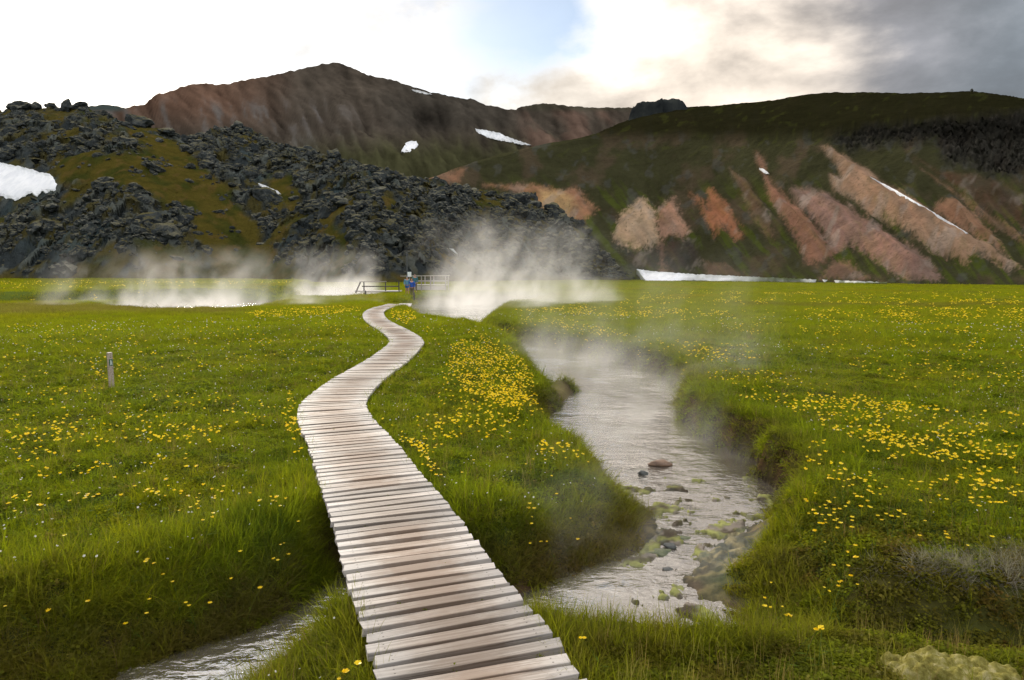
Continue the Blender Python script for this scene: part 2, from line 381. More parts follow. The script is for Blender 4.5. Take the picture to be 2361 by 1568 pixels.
# ------------------------------------------------------------------ plan of the place
WATER = -0.60
G = lambda pts, z=WATER: [tuple(gp(u, v, z)) for u, v in pts]
stream_line = (G([(960, 692), (950, 712), (965, 738), (1020, 752), (1090, 765), (1130, 782), (1190, 808), (1228, 850), (1255, 898), (1325, 893),
                  (1300, 930), (1262, 965), (1245, 1000), (1275, 1030), (1345, 1075), (1420, 1135), (1440, 1160), (1498, 1192), (1507, 1240),
                  (1450, 1285), (1330, 1325), (1220, 1375), (1080, 1365), (900, 1325), (800, 1310), (770, 1335), (700, 1392), (580, 1450), (440, 1495), (300, 1545), (150, 1600)])
               + [(-4.0, 3.7), (-5.5, 3.2), (-7.5, 3.0), (-7.5, 1.6), (-5, 1.8), (-3.2, 2.45), (-2.2, 3.1), (-1.78, 3.72), (-1.5, 4.32), (-1.05, 4.6),
                  (-0.3, 4.45), (0.2, 4.4), (0.7, 4.33), (1.15, 4.33), (1.45, 4.5), (1.62, 4.85), (1.55, 5.15)]
               + G([(1600, 1385), (1572, 1340), (1592, 1312), (1650, 1265), (1720, 1225), (1790, 1195), (1805, 1150), (1742, 1100), (1735, 1062),
                    (1620, 1012), (1562, 950), (1562, 895), (1500, 857), (1400, 830), (1300, 810), (1180, 780), (1125, 757), (1120, 742),
                    (1170, 712), (1260, 692), (1150, 684), (1050, 684)]))
STREAM = smooth_closed(stream_line, 4)
POOL1 = smooth_closed(G([(250, 722), (350, 731), (480, 733), (570, 722), (650, 705), (640, 697), (520, 699), (400, 705), (280, 712)]), 4)
POOL2 = smooth_closed(G([(700, 693), (780, 695), (868, 688), (880, 680), (850, 672), (720, 666), (690, 676)]), 4)
STRIP = smooth_closed(G([(-400, 700), (0, 699), (250, 697), (480, 690), (640, 682), (712, 672), (716, 664), (600, 655), (-400, 655)], -0.2), 3)

bw_left = [(905, 1640), (880, 1568), (833, 1450), (815, 1385), (780, 1265), (750, 1145), (735, 1075), (715, 1010), (700, 985), (690, 952), (702, 925), (732, 900), (782, 866), (840, 835),
           (882, 805), (903, 785), (895, 770), (870, 750), (849, 735), (843, 720), (860, 710), (886, 704)]
bw_right = [(1400, 1640), (1350, 1568), (1230, 1410), (1120, 1275), (1030, 1155), (955, 1080), (900, 1015), (860, 975), (840, 945), (838, 925), (850, 905), (880, 875), (925, 840),
            (955, 815), (975, 792), (965, 778), (935, 762), (902, 748), (882, 735), (880, 720), (895, 710), (920, 703)]
def resample(p, n):
    p = np.asarray(p, float); s = np.r_[0, np.cumsum(np.hypot(*np.diff(p, axis=0).T))]
    t = np.linspace(0, s[-1], n); return np.stack([np.interp(t, s, p[:, 0]), np.interp(t, s, p[:, 1])], -1)
def curve(p, k=8):
    p = np.asarray(p, float); q = np.vstack([2 * p[0] - p[1], p, 2 * p[-1] - p[-2]]); out = []
    for i in range(1, len(q) - 2):
        a, b, c, d = q[i - 1:i + 3]
        for t in np.arange(k) / k: out.append(0.5 * (2 * b + (c - a) * t + (2 * a - 5 * b + 4 * c - d) * t * t + (3 * b - a - 3 * c + d) * t ** 3))
    out.append(p[-1]); return np.array(out)
LE = np.array([gp(*p) for p in bw_left]); RE = np.array([gp(*p) for p in bw_right])
# centre line: each left edge point paired with the nearest right edge point and the other way round
Lr, Rr = resample(curve(LE), 240), resample(curve(RE), 240)
mid = []
for p in Lr:
    d = np.hypot(*(Rr - p).T); mid.append((p + Rr[d.argmin()]) / 2)
for p in Rr:
    d = np.hypot(*(Lr - p).T); mid.append((p + Lr[d.argmin()]) / 2)
mid = np.array(mid); mid = mid[np.argsort(mid[:, 1])]
ys = np.linspace(mid[0, 1], mid[-1, 1], 90)
mid = np.stack([np.array([np.average(mid[:, 0], weights=np.exp(-((mid[:, 1] - y) / (0.12 + 0.025 * y)) ** 2)) for y in ys]), ys], -1)
p_end = np.array([[-7.6, 47.0], [-8.4, 54.0]])
first = mid[0] + (mid[0] - mid[6]) / np.linalg.norm(mid[0] - mid[6]) * 2.2
CENTRE = resample(curve(np.vstack([[first], mid, p_end]), 6), 700)
BW = 0.98

def walk_z(y): return -0.46 * sstep(np.asarray(y, float), 42.5, 49.0) 
def width_field(x, y):
    w = 0.40 + 0.10 * fbm(x, y, 1.1, 3, 31)
    w = w + 0.65 * np.exp(-((x - 0.75) ** 2 + (y - 6.2) ** 2) / 1.3)
    w = w + 1.15 * np.exp(-((x - 2.3) ** 2 + (y - 5.1) ** 2) / 1.2)
    w = w + 0.5 * np.exp(-((x + 2.6) ** 2 + (y - 4.9) ** 2) / 1.5)
    w = w - 0.15 * sstep(x, 1.3, 1.9) * sstep(y, 5.9, 6.6) * sstep(y, 20, 14)
    return np.clip(w + 0.012 * np.clip(y - 12, 0, 40), 0.15, 3)
def water_sd(x, y):
    j = 0.10 * fbm(x, y, 0.55, 3, 51) * np.clip(1.3 - y / 60, 0.4, 1) + 0.04 * fbm(x, y, 0.15, 2, 52)
    return np.minimum(np.minimum(sdf(x, y, STREAM), sdf(x, y, POOL1)), sdf(x, y, POOL2)) + j
GULLY = np.array([[1.55, 4.75], [2.2, 4.42], [3.0, 4.25], [4.2, 4.1], [6, 4.2]])
def ground(x, y):
    """height, signed distance to water, distance to the boardwalk's centre line"""
    x = np.asarray(x, float); y = np.asarray(y, float)
    wd = water_sd(x, y); far = np.hypot(x, y)
    z = -0.11 + 0.075 * fbm(x, y, 0.8, 3, 3) + 0.11 * fbm(x, y, 3.2, 3, 4) + np.clip((far - 14) / 30, 0, 1) * 0.22 * fbm(x, y, 11, 3, 5)
    z = z + 0.06 * sstep(x, 2.0, 4.0) * sstep(y, 14, 7)
    z = z - 0.16 * sstep(np.hypot((x + 1.9) / 1.5, (y - 3.3) / 1.1), 1.2, 0.6) - 0.05 * sstep(np.hypot((x - 0.9) / 1.2, (y - 3.8) / 0.8), 1.3, 0.6)
    st = sdf(x, y, STRIP); z = z + 0.75 * sstep(-st, -0.6, 1.2)
    near = (np.abs(x) < 9) & (y < 9) & (y > 1)
    g = np.full(x.shape, 9.0); g[near] = poly_dist(x[near], y[near], GULLY)
    z = z - 0.42 * np.exp(-(g / 0.34) ** 2) - 0.12 * np.exp(-(g / 0.9) ** 2)
    bd = np.full(x.shape, 9.0); mb = (y < 70) & (x > -14) & (x < 3); bd[mb] = poly_dist(x[mb], y[mb], CENTRE)
    dip = sstep(y, 43, 48); z = z + (walk_z(y) - 0.14 - z) * sstep(bd, 0.75 + 2.2 * dip, 0.5 + 0.3 * dip)
    w = width_field(x, y)
    prof = sstep(wd, -0.02, w) ** 0.85
    zz = (WATER - 0.03) + (z - (WATER - 0.03)) * prof
    # crusty low shore on the far right bank of the near pool
    crust = np.exp(-((x - 1.9) ** 2 / 0.5 + (y - 6.2) ** 2 / 0.9)) * sstep(wd, 0.55, 0.25) * sstep(wd, -0.1, 0.05)
    zz = zz + crust * (-0.55 + 0.07 * fbm(x, y, 0.16, 4, 61, 0.65) + 0.05 * (0.5 - worley(x, y, 0.11, 62)[0]) - zz) * 0.85
    spx, spy = gp(1285, 905, -0.5); spit = np.exp(-((x - spx) ** 2 / 0.5 + (y - spy) ** 2 / 0.7)) * sstep(wd, 0.9, 0.4)
    zz = np.where(wd > 0, zz + spit * np.clip(-0.46 - zz, -1, 0) * 0.9, zz)
    bed = WATER - 0.04 - 0.17 * sstep(-wd, 0.0, 0.5)
    sx, sy = gp(1590, 1180, WATER)
    mats = np.exp(-(((x - sx) / 1.0) ** 2 + ((y - sy) / 1.9) ** 2))
    sx2, sy2 = gp(1540, 1390, WATER); mats = np.maximum(mats, np.exp(-(((x - sx2) / 0.45) ** 2 + ((y - sy2) / 0.5) ** 2)))
    nn = fbm(x, y, 0.34, 5, 71, 0.6)
    bed = bed + mats * np.clip(nn + 0.14, 0, 0.5) * 0.75
    gen = fbm(x, y, 0.9, 4, 73); bed = bed + np.clip(gen - 0.25, 0, 1) * 0.25
    bed = np.minimum(bed, WATER + 0.020 + 0.016 * fbm(x, y, 0.07, 3, 75))
    return np.where(wd < 0, np.minimum(bed, zz + 0.02 + 0.3 * sstep(-wd, 0.03, 0.12)), zz), wd, bd

# ------------------------------------------------------------------ ground sheet
th_front = np.arange(-0.80, 0.80, 0.0021)
th = np.r_[np.linspace(-math.pi, -0.80, 60)[:-1], th_front, np.linspace(0.80, math.pi, 60)]
rr = [0.3]
while rr[-1] < 9000:
    r = rr[-1]
    rr.append(r + (0.12 if r < 2.4 else min(max(0.010, 0.00085 * r * r), 0.24) if r < 85 else 0.24 + (r - 85) * 0.06))
rr = np.array(rr)
RRg, THg = np.meshgrid(rr, th, indexing='ij')
gx, gy = (RRg * np.sin(THg)).ravel(), (RRg * np.cos(THg)).ravel()
gz, gwd, gbd = ground(gx, gy)
def lerpc(a, b, t): return a + (np.asarray(b) - a) * t[:, None]
n_a, n_b = fbm(gx, gy, 1.7, 4, 101), fbm(gx, gy, 0.35, 4, 102)
gcol = np.tile(np.array([0.045, 0.062, 0.014]), (len(gx), 1))
gcol = lerpc(gcol, (0.075, 0.068, 0.02), sstep(n_a, -0.1, 0.5))
gcol = lerpc(gcol, (0.10, 0.13, 0.022), sstep(np.hypot(gx, gy), 18, 70))
gcol = lerpc(gcol, (0.085, 0.052, 0.030), sstep(gwd, 0.42, 0.08) * (0.55 + 0.45 * sstep(n_b, -0.3, 0.3)))
gcol = lerpc(gcol, (0.030, 0.024, 0.018), sstep(gwd, 0.10, 0.0))
u_, v_ = to_pix(gx, gy, gz)
mud = sstep(v_, 698, 706) * sstep(v_, 728, 718) * sstep(u_, 640, 520) * (gy > 20)
gcol = lerpc(gcol, (0.15, 0.095, 0.045), mud * 0.8)
under = gwd < 0
bedc = np.tile(np.array([0.075, 0.062, 0.045]), (len(gx), 1))
up = sstep(gz, WATER - 0.05, WATER + 0.01)
bedc = lerpc(bedc, (0.24, 0.25, 0.09), up * sstep(n_b, -0.25, 0.15))
bedc = lerpc(bedc, (0.22, 0.19, 0.16), up * sstep(fbm(gx, gy, 0.22, 3, 104), 0.05, 0.3))
bedc = lerpc(bedc, (0.12, 0.13, 0.10), sstep(fbm(gx, gy, 0.10, 3, 105), 0.15, 0.4) * 0.5)
gcol = np.where(under[:, None], bedc, gcol)
crust = np.exp(-((gx - 1.9) ** 2 / 0.5 + (gy - 6.2) ** 2 / 0.9)) * sstep(gwd, 0.5, 0.3) * (gwd > -0.05)
crc = lerpc(np.tile(np.array([0.12, 0.125, 0.105]), (len(gx), 1)), (0.27, 0.24, 0.15), sstep(fbm(gx, gy, 0.12, 3, 106), -0.1, 0.3))
gcol = lerpc(gcol, (0, 0, 0), crust * 0.9) + crc * (crust * 0.9)[:, None]
spx, spy = gp(1285, 905, -0.5); spit = np.exp(-((gx - spx) ** 2 / 0.35 + (gy - spy) ** 2 / 0.45)) * (gwd > 0) * sstep(gwd, 0.7, 0.4)
gcol = lerpc(gcol, (0.17, 0.145, 0.07), spit * 0.8)
gf = grid_faces(len(rr), len(th))
o = add('ground', mesh_np('ground', np.stack([gx, gy, gz], -1), gf, M_ground, True, np.clip(gcol, 0, 1))); tag(o, 'green valley floor of soil and moss under the meadow grass', 'ground', kind='structure')
# water: the faces near or inside the water outline, laid flat at the water level
for nm, sel, lab in (('stream', lambda x, y: (y < 34) | (x > -7.4), 'shallow steaming stream winding beside the boardwalk and under it'),
                     ('hot_pool', lambda x, y: (y >= 34) & (x <= -7.4), 'hot steaming pools behind the flowery meadow')):
    keep = (gwd < 0.25)
    fk = gf[keep[gf].all(1) & sel(gx[gf].mean(1), gy[gf].mean(1))]
    used, inv = np.unique(fk, return_inverse=True); fk = inv.reshape(-1, 4)
    # drop detail: water needs the plan only
    o = add(nm, mesh_np(nm, np.stack([gx[used], gy[used], np.full(len(used), WATER)], -1), fk, M_water)); tag(o, lab, 'water', kind='structure')

# ------------------------------------------------------------------ hills
def pix_ang(pts):
    a = np.array([(math.atan2(x, y), z / math.hypot(x, y)) for x, y, z in (tuple(float(q) for q in pix_dir(u, v)) for u, v in pts)])
    return a[np.argsort(a[:, 0])]
def at_ang(th_, table): return np.interp(th_, table[:, 0], table[:, 1])
def ang_of_u(u): return np.arctan2((np.asarray(u, float) - CX) / F, math.cos(PITCH) + math.sin(PITCH) * (CY - 560) / F * -1 + 0)
def r3(pts): return np.array([((1400 + X * .42355) / 1.01652, (150 + Y * .42355) / 1.01652) for X, Y in pts])
def r2(pts): return np.array([((700 + X * .3826) / 1.01652, (100 + Y * .3826) / 1.01652) for X, Y in pts])

# --- lava hill
LAVA_SKY = pix_ang([(-700, 330), (-300, 262), (-60, 252), (0, 254), (60, 250), (150, 246), (205, 252), (300, 280), (400, 311), (430, 322), (470, 308), (520, 303), (560, 303), (620, 325), (700, 342),
                    (760, 362), (830, 380), (880, 392), (950, 412), (1020, 422), (1100, 434), (1180, 447), (1235, 462), (1245, 480), (1280, 493), (1330, 522), (1380, 562), (1420, 602), (1465, 630), (1490, 643), (1600, 646)])
LAVA_BASE = pix_ang([(-700, 652), (0, 650), (300, 652), (600, 649), (720, 650), (850, 652), (1000, 650), (1100, 648), (1300, 646), (1480, 645.5), (1600, 645)])
MOSS = [np.array(p, float) for p in (
    [(190, 252), (300, 287), (400, 320), (470, 380), (540, 450), (600, 540), (660, 600), (700, 650), (500, 655), (480, 600), (440, 520), (380, 440), (300, 400), (250, 360), (330, 345), (280, 300)],
    [(130, 362), (250, 345), (330, 370), (390, 420), (440, 490), (380, 470), (300, 430), (200, 420), (135, 430)],
    [(300, 560), (420, 585), (500, 640), (300, 650), (330, 600)], [(720, 470), (760, 500), (830, 600), (800, 610), (740, 540)],
    [(620, 400), (680, 420), (700, 480), (640, 470)], [(60, 255), (150, 250), (190, 268), (100, 275)], [(1010, 575), (1080, 590), (1100, 640), (1030, 620)])]
th1 = np.arange(ang_of_u(-620), ang_of_u(1560), 0.00135)
NR, NB = 165, 14
S1 = np.r_[np.linspace(0, 1, NR), 1 + np.linspace(0.05, 1.0, NB)]
TH, SS = np.meshgrid(th1, S1)
es, eb = at_ang(TH, LAVA_SKY), at_ang(TH, LAVA_BASE); es = np.maximum(es, eb + 0.0008)
rb = -2.0 / eb; slope = 0.52
rs = (slope * rb + 2.0) / (slope - es)
front = np.minimum(SS, 1)
rad = rb + (rs - rb) * front
# slight convexity of the flow front
zt = 2 + es * rs
zz = zt * (front + 0.10 * np.sin(front * np.pi)) 
back = np.clip(SS - 1, 0, 1); rad = rad + back * 70; zz = zz - back ** 1.3 * (zt * 0.6 + 4)
x1, y1 = rad * np.sin(TH), rad * np.cos(TH)
uu, vv = to_pix(x1, y1, zz)
wob = 46 * fbm(x1, y1, 11, 5, 201, 0.6)
moss = np.zeros_like(x1)
for p in MOSS: moss = np.maximum(moss, sstep(sdf(uu + wob, vv + 34 * fbm(x1, y1, 8, 5, 202, 0.6), p, 60), 14, -14))
moss = np.maximum(moss, sstep(fbm(x1, y1, 15, 5, 203, 0.6), 0.08, 0.30) * 0.9)
moss = np.maximum(moss, sstep(vv, 628, 645) * sstep(fbm(x1, y1, 7, 3, 204), -0.3, 0.1))
f1, f2, rv = worley(x1 + 1.5 * fbm(x1, y1, 6, 2, 205), y1, 6.0, 211); f1b, f2b, rvb = worley(x1, y1, 2.4, 212); f1c, _, rvc = worley(x1, y1, 1.1, 213)
taper = np.clip(front * 8, 0, 1) * np.clip(zt / 8, 0.15, 1)
snowy = np.maximum(sstep(sdf(uu, vv, np.array([(-100, 350), (0, 366), (120, 395), (140, 425), (110, 455), (0, 470), (-100, 450)], float), 30), 8, -4), sstep(sdf(uu, vv, np.array([(585, 414), (640, 432), (656, 454), (615, 456)], float), 30), 8, -4))
rough = (1 - 0.88 * np.maximum(moss, snowy)) * taper
disp = rough * (2.4 * (rv - 0.45) * sstep(f2 - f1, 0, 0.25) + 1.5 * (rvb - 0.5) * sstep(f2b - f1b, 0, 0.2) + 0.7 * (rvc - 0.5)) + 1.6 * fbm(x1, y1, 18, 4, 214) * np.clip(front * 4, 0, 1)
zz = zz + disp
pull = rough * (rvb - 0.5) * 1.6; x1 = x1 - np.sin(TH) * pull; y1 = y1 - np.cos(TH) * pull
xf, yf, zf, mf = x1.ravel(), y1.ravel(), zz.ravel(), moss.ravel()
c_rock = np.tile(np.array([0.056, 0.063, 0.067]), (len(xf), 1))
c_rock = lerpc(c_rock, (0.19, 0.195, 0.175), sstep(rvb.ravel(), 0.45, 0.95) * 0.8)
c_rock = lerpc(c_rock, (0.085, 0.115, 0.122), sstep(fbm(xf, yf, 20, 3, 221), 0.05, 0.35) * 0.7)
c_rock = lerpc(c_rock, (0.115, 0.092, 0.028), sstep(fbm(xf, yf, 5, 4, 222), -0.08, 0.25) * 0.85)
c_moss = lerpc(np.tile(np.array([0.088, 0.072, 0.015]), (len(xf), 1)), (0.048, 0.054, 0.012), sstep(fbm(xf, yf, 8, 4, 223), -0.1, 0.3))
c_moss = lerpc(c_moss, (0.12, 0.082, 0.026), sstep(fbm(xf, yf, 3, 3, 224), 0.1, 0.4) * 0.7)
c_rock = c_rock * np.array([0.62, 0.66, 0.65]); c_moss = c_moss * 0.85
col1 = c_rock * (1 - mf)[:, None] + c_moss * mf[:, None]
V1 = np.stack([xf, yf, zf], -1); F1 = grid_faces(*TH.shape)
lava = add('lava_hill', mesh_np('lava_hill', V1, F1, M_lava, False, col1)); tag(lava, 'dark blocky lava hill with mossy slopes behind the meadow', 'hill', kind='structure')

def make_rock(seed, cuts=3, spike=0.35, flat=0.75):
    bm = bmesh.new(); bmesh.ops.create_icosphere(bm, subdivisions=cuts, radius=1.0); r = random.Random(seed)
    planes = [(Vector((r.gauss(0, 1), r.gauss(0, 1), r.gauss(0, 1))).normalized(), r.uniform(0.55, 0.95)) for _ in range(13)]
    sx, sy, sz = r.uniform(0.8, 1.25), r.uniform(0.8, 1.25), r.uniform(flat * 0.75, flat * 1.2)
    from mathutils import noise as mn
    off = Vector((seed * 3.1, seed * 1.7, 0))
    for v in bm.verts:
        for nrm, d in planes:
            k = v.co.dot(nrm) - d
            if k > 0: v.co -= nrm * k * 0.9
        v.co += v.co.normalized() * spike * (mn.noise(v.co * 1.6 + off) * 0.7 + mn.noise(v.co * 4.0 + off) * 0.35)
        v.co = Vector((v.co.x * sx, v.co.y * sy, v.co.z * sz))
    me = bpy.data.meshes.new('rock'); bm.to_mesh(me); bm.free(); return me
rock_meshes = [make_rock(s, 3, 0.5) for s in range(10)]
for me in rock_meshes: me.materials.append(M_rock)

# --- instances on points (geometry nodes): grass, small stones, small flowers
def points_object(name, pos, rot, scl, idx, tint, sources, parent=None):
    me = bpy.data.meshes.new(name); n = len(pos); me.vertices.add(n); me.vertices.foreach_set('co', np.asarray(pos, np.float32).ravel())
    for nm, arr in (('rot', rot), ('scl', scl)):
        a = me.attributes.new(nm, 'FLOAT_VECTOR', 'POINT'); a.data.foreach_set('vector', np.asarray(arr, np.float32).ravel())
    a = me.attributes.new('idx', 'INT', 'POINT'); a.data.foreach_set('value', np.asarray(idx, np.int32))
    a = me.attributes.new('tint', 'FLOAT_COLOR', 'POINT'); t4 = np.ones((n, 4), np.float32); t4[:, :3] = tint; a.data.foreach_set('color', t4.ravel())
    src = bpy.data.collections.new(name + '_kinds')
    for i, sm in enumerate(sources): src.objects.link(bpy.data.objects.new('%s_%02d' % (name, i), sm))
    ng = bpy.data.node_groups.new(name, 'GeometryNodeTree')
    ng.interface.new_socket('Geometry', in_out='INPUT', socket_type='NodeSocketGeometry'); ng.interface.new_socket('Geometry', in_out='OUTPUT', socket_type='NodeSocketGeometry')
    N, L = ng.nodes, ng.links
    gi, go = N.new('NodeGroupInput'), N.new('NodeGroupOutput'); ip = N.new('GeometryNodeInstanceOnPoints'); ci = N.new('GeometryNodeCollectionInfo')
    ci.inputs['Collection'].default_value = src; ci.inputs['Separate Children'].default_value = True; ci.inputs['Reset Children'].default_value = True
    def attr(nm, typ):
        a = N.new('GeometryNodeInputNamedAttribute'); a.data_type = typ; a.inputs['Name'].default_value = nm
        return next(s for s in a.outputs if s.enabled and s.name == 'Attribute')
    L.new(gi.outputs[0], ip.inputs['Points']); L.new(ci.outputs[0], ip.inputs['Instance']); ip.inputs['Pick Instance'].default_value = True
    L.new(attr('idx', 'INT'), ip.inputs['Instance Index']); L.new(attr('rot', 'FLOAT_VECTOR'), ip.inputs['Rotation']); L.new(attr('scl', 'FLOAT_VECTOR'), ip.inputs['Scale'])
    L.new(ip.outputs[0], go.inputs[0])
    o = add(name, me, parent); md = o.modifiers.new('scatter', 'NODES'); md.node_group = ng; return o

# rocks of the lava hill: the 300 largest are parts of their own, the rest one part
NO_ROCK = np.zeros(len(mf))
for sp in ([(-100, 350), (0, 366), (120, 395), (140, 425), (110, 455), (0, 470), (-100, 450)], [(585, 414), (640, 432), (656, 454), (615, 456)], [(1028, 566), (1062, 576), (1060, 592), (1034, 582)]): NO_ROCK = np.maximum(NO_ROCK, (sdf(uu.ravel(), vv.ravel(), np.array(sp, float), 30) < 4) * 1.0)
grad = (1 - NO_ROCK) * np.maximum(1 - mf, 0.42 * sstep(fbm(xf, yf, 6, 3, 233), 0.02, 0.2)) * np.clip(SS.ravel() * 6, 0.15, 1) * (SS.ravel() < 1.06) * (uu.ravel() > -250) * (zf > 0.2) * np.clip(zt.ravel() / 6, 0.1, 1)
ok = np.where(grad > 0.15)[0]
wts = grad[ok] * (rad.ravel()[ok] ** 1.0) * (0.35 + 1.2 * sstep(fbm(xf[ok], yf[ok], 12, 3, 231), -0.1, 0.3)); wts /= wts.sum()
pick = rng.choice(ok, 9500, replace=False, p=wts)
size = np.clip(rng.lognormal(-0.70, 0.60, len(pick)), 0.2, 3.2) * np.clip(zt.ravel()[pick] / 14, 0.45, 1)
order = np.argsort(-size); pick, size = pick[order], size[order]
for i in range(300):
    p = V1[pick[i]]; s = size[i]
    add('rock', rock_meshes[i % 10], lava, (p[0], p[1], p[2] - 0.12 * s), (random.uniform(-.5, .5), random.uniform(-.5, .5), random.uniform(0, 6.28)), (s, s * random.uniform(.8, 1.2), s * random.uniform(.7, 1.2)))
n = len(pick) - 300; pk, sz = pick[300:], size[300:]
o = points_object('rocks', V1[pk] + np.array([0, 0, -0.15]) * sz[:, None], np.stack([rng.uniform(-.6, .6, n), rng.uniform(-.6, .6, n), rng.uniform(0, 6.28, n)], -1),
                  sz[:, None] * rng.uniform(.75, 1.25, (n, 3)), rng.integers(0, 10, n), np.ones((n, 3)), rock_meshes, lava)
o['kind'] = 'stuff'
# boulders that stand out against the sky on the hill's crest
def hill_point(u, v_guess, bvh):
    for dv in range(0, 60, 2):
        d = Vector(tuple(float(q) for q in pix_dir(u, v_guess + dv))).normalized()
        h = bvh.ray_cast(Vector((0, 0, EYE)), d)
        if h[0] is not None: return h[0], h[1]
    return None, None
bvh1 = BVHTree.FromPolygons(V1.tolist(), F1.tolist())
for u, v, s, lab in ((45, 255, 4.6, 'broad dark boulder on the bare lava hill crest'), (152, 246, 2.2, 'small pointed rock alone on the mossy lava hill crest'), (186, 246, 4.0, 'double dark boulder at the end of the mossy crest'),
                     (325, 278, 5.0, 'large dark outcrop above the saddle of the lava hill'), (384, 308, 3.4, 'dark boulder at the foot of the mossy crest slope'), (552, 300, 3.6, 'blocky boulder on the second lava crest'), (770, 358, 3.2, 'dark boulder on the falling lava crest')):
    p, _ = hill_point(u, v, bvh1)
    if p is None: continue
    o = add('boulder', rock_meshes[int(u) % 10], None, (p.x, p.y, p.z + s * 0.12), (0.2, 0.1, u * 0.1), (s * 0.8, s * 0.7, s * (1.3 if u == 152 else 0.75))); tag(o, lab, 'boulder', 'boulders on the lava hill crest')

# --- far brown mountain
FAR_SKY = pix_ang([(-900, 330), (-400, 300), (-150, 280), (0, 262), (120, 262), (200, 247), (240, 239), (290, 249), (330, 241), (365, 216), (400, 209), (440, 193), (470, 194), (500, 194), (530, 192), (580, 180), (620, 176), (680, 162), (730, 151), (765, 144),
                   (785, 146), (805, 153), (850, 174), (900, 183), (950, 200), (1000, 214), (1050, 224), (1085, 228), (1120, 241), (1160, 250), (1190, 254), (1200, 247), (1250, 238), (1300, 243), (1330, 245), (1380, 249), (1450, 248), (1600, 252), (1800, 262), (2100, 290)])
th2 = np.arange(ang_of_u(-800), ang_of_u(2000), 0.0024)
S2 = np.r_[np.linspace(0, 1, 120), 1 + np.linspace(0.05, 1, 10)]
TH2, SS2 = np.meshgrid(th2, S2); fr = np.minimum(SS2, 1); es2 = at_ang(TH2, FAR_SKY)
rb2 = 420.0; rs2 = (0.58 * rb2 + 2) / (0.58 - es2); zt2 = 2 + es2 * rs2
rad2 = rb2 + (rs2 - rb2) * fr; prof = 0.25 * fr + 0.75 * fr ** 1.25
z2 = zt2 * prof; bk = np.clip(SS2 - 1, 0, 1); rad2 = rad2 + bk * 400; z2 = z2 - bk ** 1.2 * zt2
x2, y2 = rad2 * np.sin(TH2), rad2 * np.cos(TH2)
lat = TH2 * 500.0
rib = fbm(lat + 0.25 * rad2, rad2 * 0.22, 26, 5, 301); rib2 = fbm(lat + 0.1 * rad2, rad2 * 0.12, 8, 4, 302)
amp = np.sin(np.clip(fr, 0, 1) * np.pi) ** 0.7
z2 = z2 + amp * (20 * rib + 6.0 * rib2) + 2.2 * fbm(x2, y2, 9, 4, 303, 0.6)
x2f, y2f, z2f = x2.ravel(), y2.ravel(), z2.ravel(); u2, v2 = to_pix(x2f, y2f, z2f)
c2 = np.tile(np.array([0.070, 0.055, 0.042]), (len(x2f), 1))
c2 = lerpc(c2, (0.118, 0.066, 0.044), sstep(u2 + 60 * rib.ravel(), 720, 480) * sstep(v2, 330, 230) * 0.9)
c2 = lerpc(c2, (0.092, 0.080, 0.072), sstep(rib2.ravel(), 0.0, 0.4) * sstep(v2, 210, 260) * sstep(u2, 900, 700) * 0.9)
c2 = lerpc(c2, (0.040, 0.034, 0.027), sstep(u2 + 80 * rib.ravel(), 840, 960) * sstep(u2, 1230, 1150) * sstep(v2, 330, 280) * 0.8)
c2 = lerpc(c2, (0.044, 0.044, 0.018), sstep(v2 + 30 * rib2.ravel(), 290, 370) * sstep(u2, 600, 800) * 0.85)
c2 = lerpc(c2, (0.098, 0.062, 0.046), sstep(u2, 1180, 1230) * sstep(rib.ravel(), -0.25, 0.15) * 0.9)
c2 = lerpc(c2, (0.05, 0.045, 0.03), sstep(u2, 1180, 1230) * sstep(v2, 262, 248) * 0.8)
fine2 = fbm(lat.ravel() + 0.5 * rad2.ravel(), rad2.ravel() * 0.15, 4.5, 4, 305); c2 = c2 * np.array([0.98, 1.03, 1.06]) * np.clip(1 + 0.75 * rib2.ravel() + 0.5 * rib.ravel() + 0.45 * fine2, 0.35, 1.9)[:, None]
c2 = lerpc(c2, (0.05, 0.065, 0.06), sstep(u2, 300, 270) * sstep(v2, 262, 250))
V2 = np.stack([x2f, y2f, z2f], -1); F2 = grid_faces(*TH2.shape)
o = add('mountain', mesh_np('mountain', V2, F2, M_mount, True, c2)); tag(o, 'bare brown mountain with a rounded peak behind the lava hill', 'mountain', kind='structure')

# --- coloured hillside with scree fans
HILL_SKY = pix_ang([(900, 460), (985, 414), (1060, 386), (1130, 364), (1230, 338), (1330, 320), (1377, 307), (1419, 289), (1473, 267), (1510, 255), (1560, 248), (1600, 246), (1640, 245), (1700, 239), (1780, 232), (1850, 219), (1900, 214), (2000, 213), (2060, 216), (2130, 216),
                    (2200, 213), (2240, 211), (2280, 216), (2361, 229), (2600, 262), (3000, 300), (3400, 330)])
HILL_FACE = pix_ang([(900, 470), (985, 416), (1060, 388), (1130, 366), (1230, 341), (1330, 325), (1450, 318), (1600, 315), (1750, 318), (1850, 318), (2000, 292), (2200, 280), (2361, 278), (2800, 300), (3400, 345)])
HILL_BASE = pix_ang([(900, 645), (1480, 645.5), (1800, 650.5), (2100, 655), (2361, 657), (2800, 660), (3400, 662)])
th3 = np.arange(ang_of_u(930), ang_of_u(2980), 0.00145)
S3 = np.r_[np.linspace(0, 1, 165), 1 + np.linspace(0.03, 1, 42), 2 + np.linspace(0.1, 1, 8)]
TH3, SS3 = np.meshgrid(th3, S3)
es3, ef3, eb3 = at_ang(TH3, HILL_SKY), at_ang(TH3, HILL_FACE), at_ang(TH3, HILL_BASE); es3 = np.maximum(es3, ef3 + 0.001)
rb3 = -2 / eb3; rf3 = (0.78 * rb3 + 2) / (0.78 - ef3); zf3 = 2 + ef3 * rf3
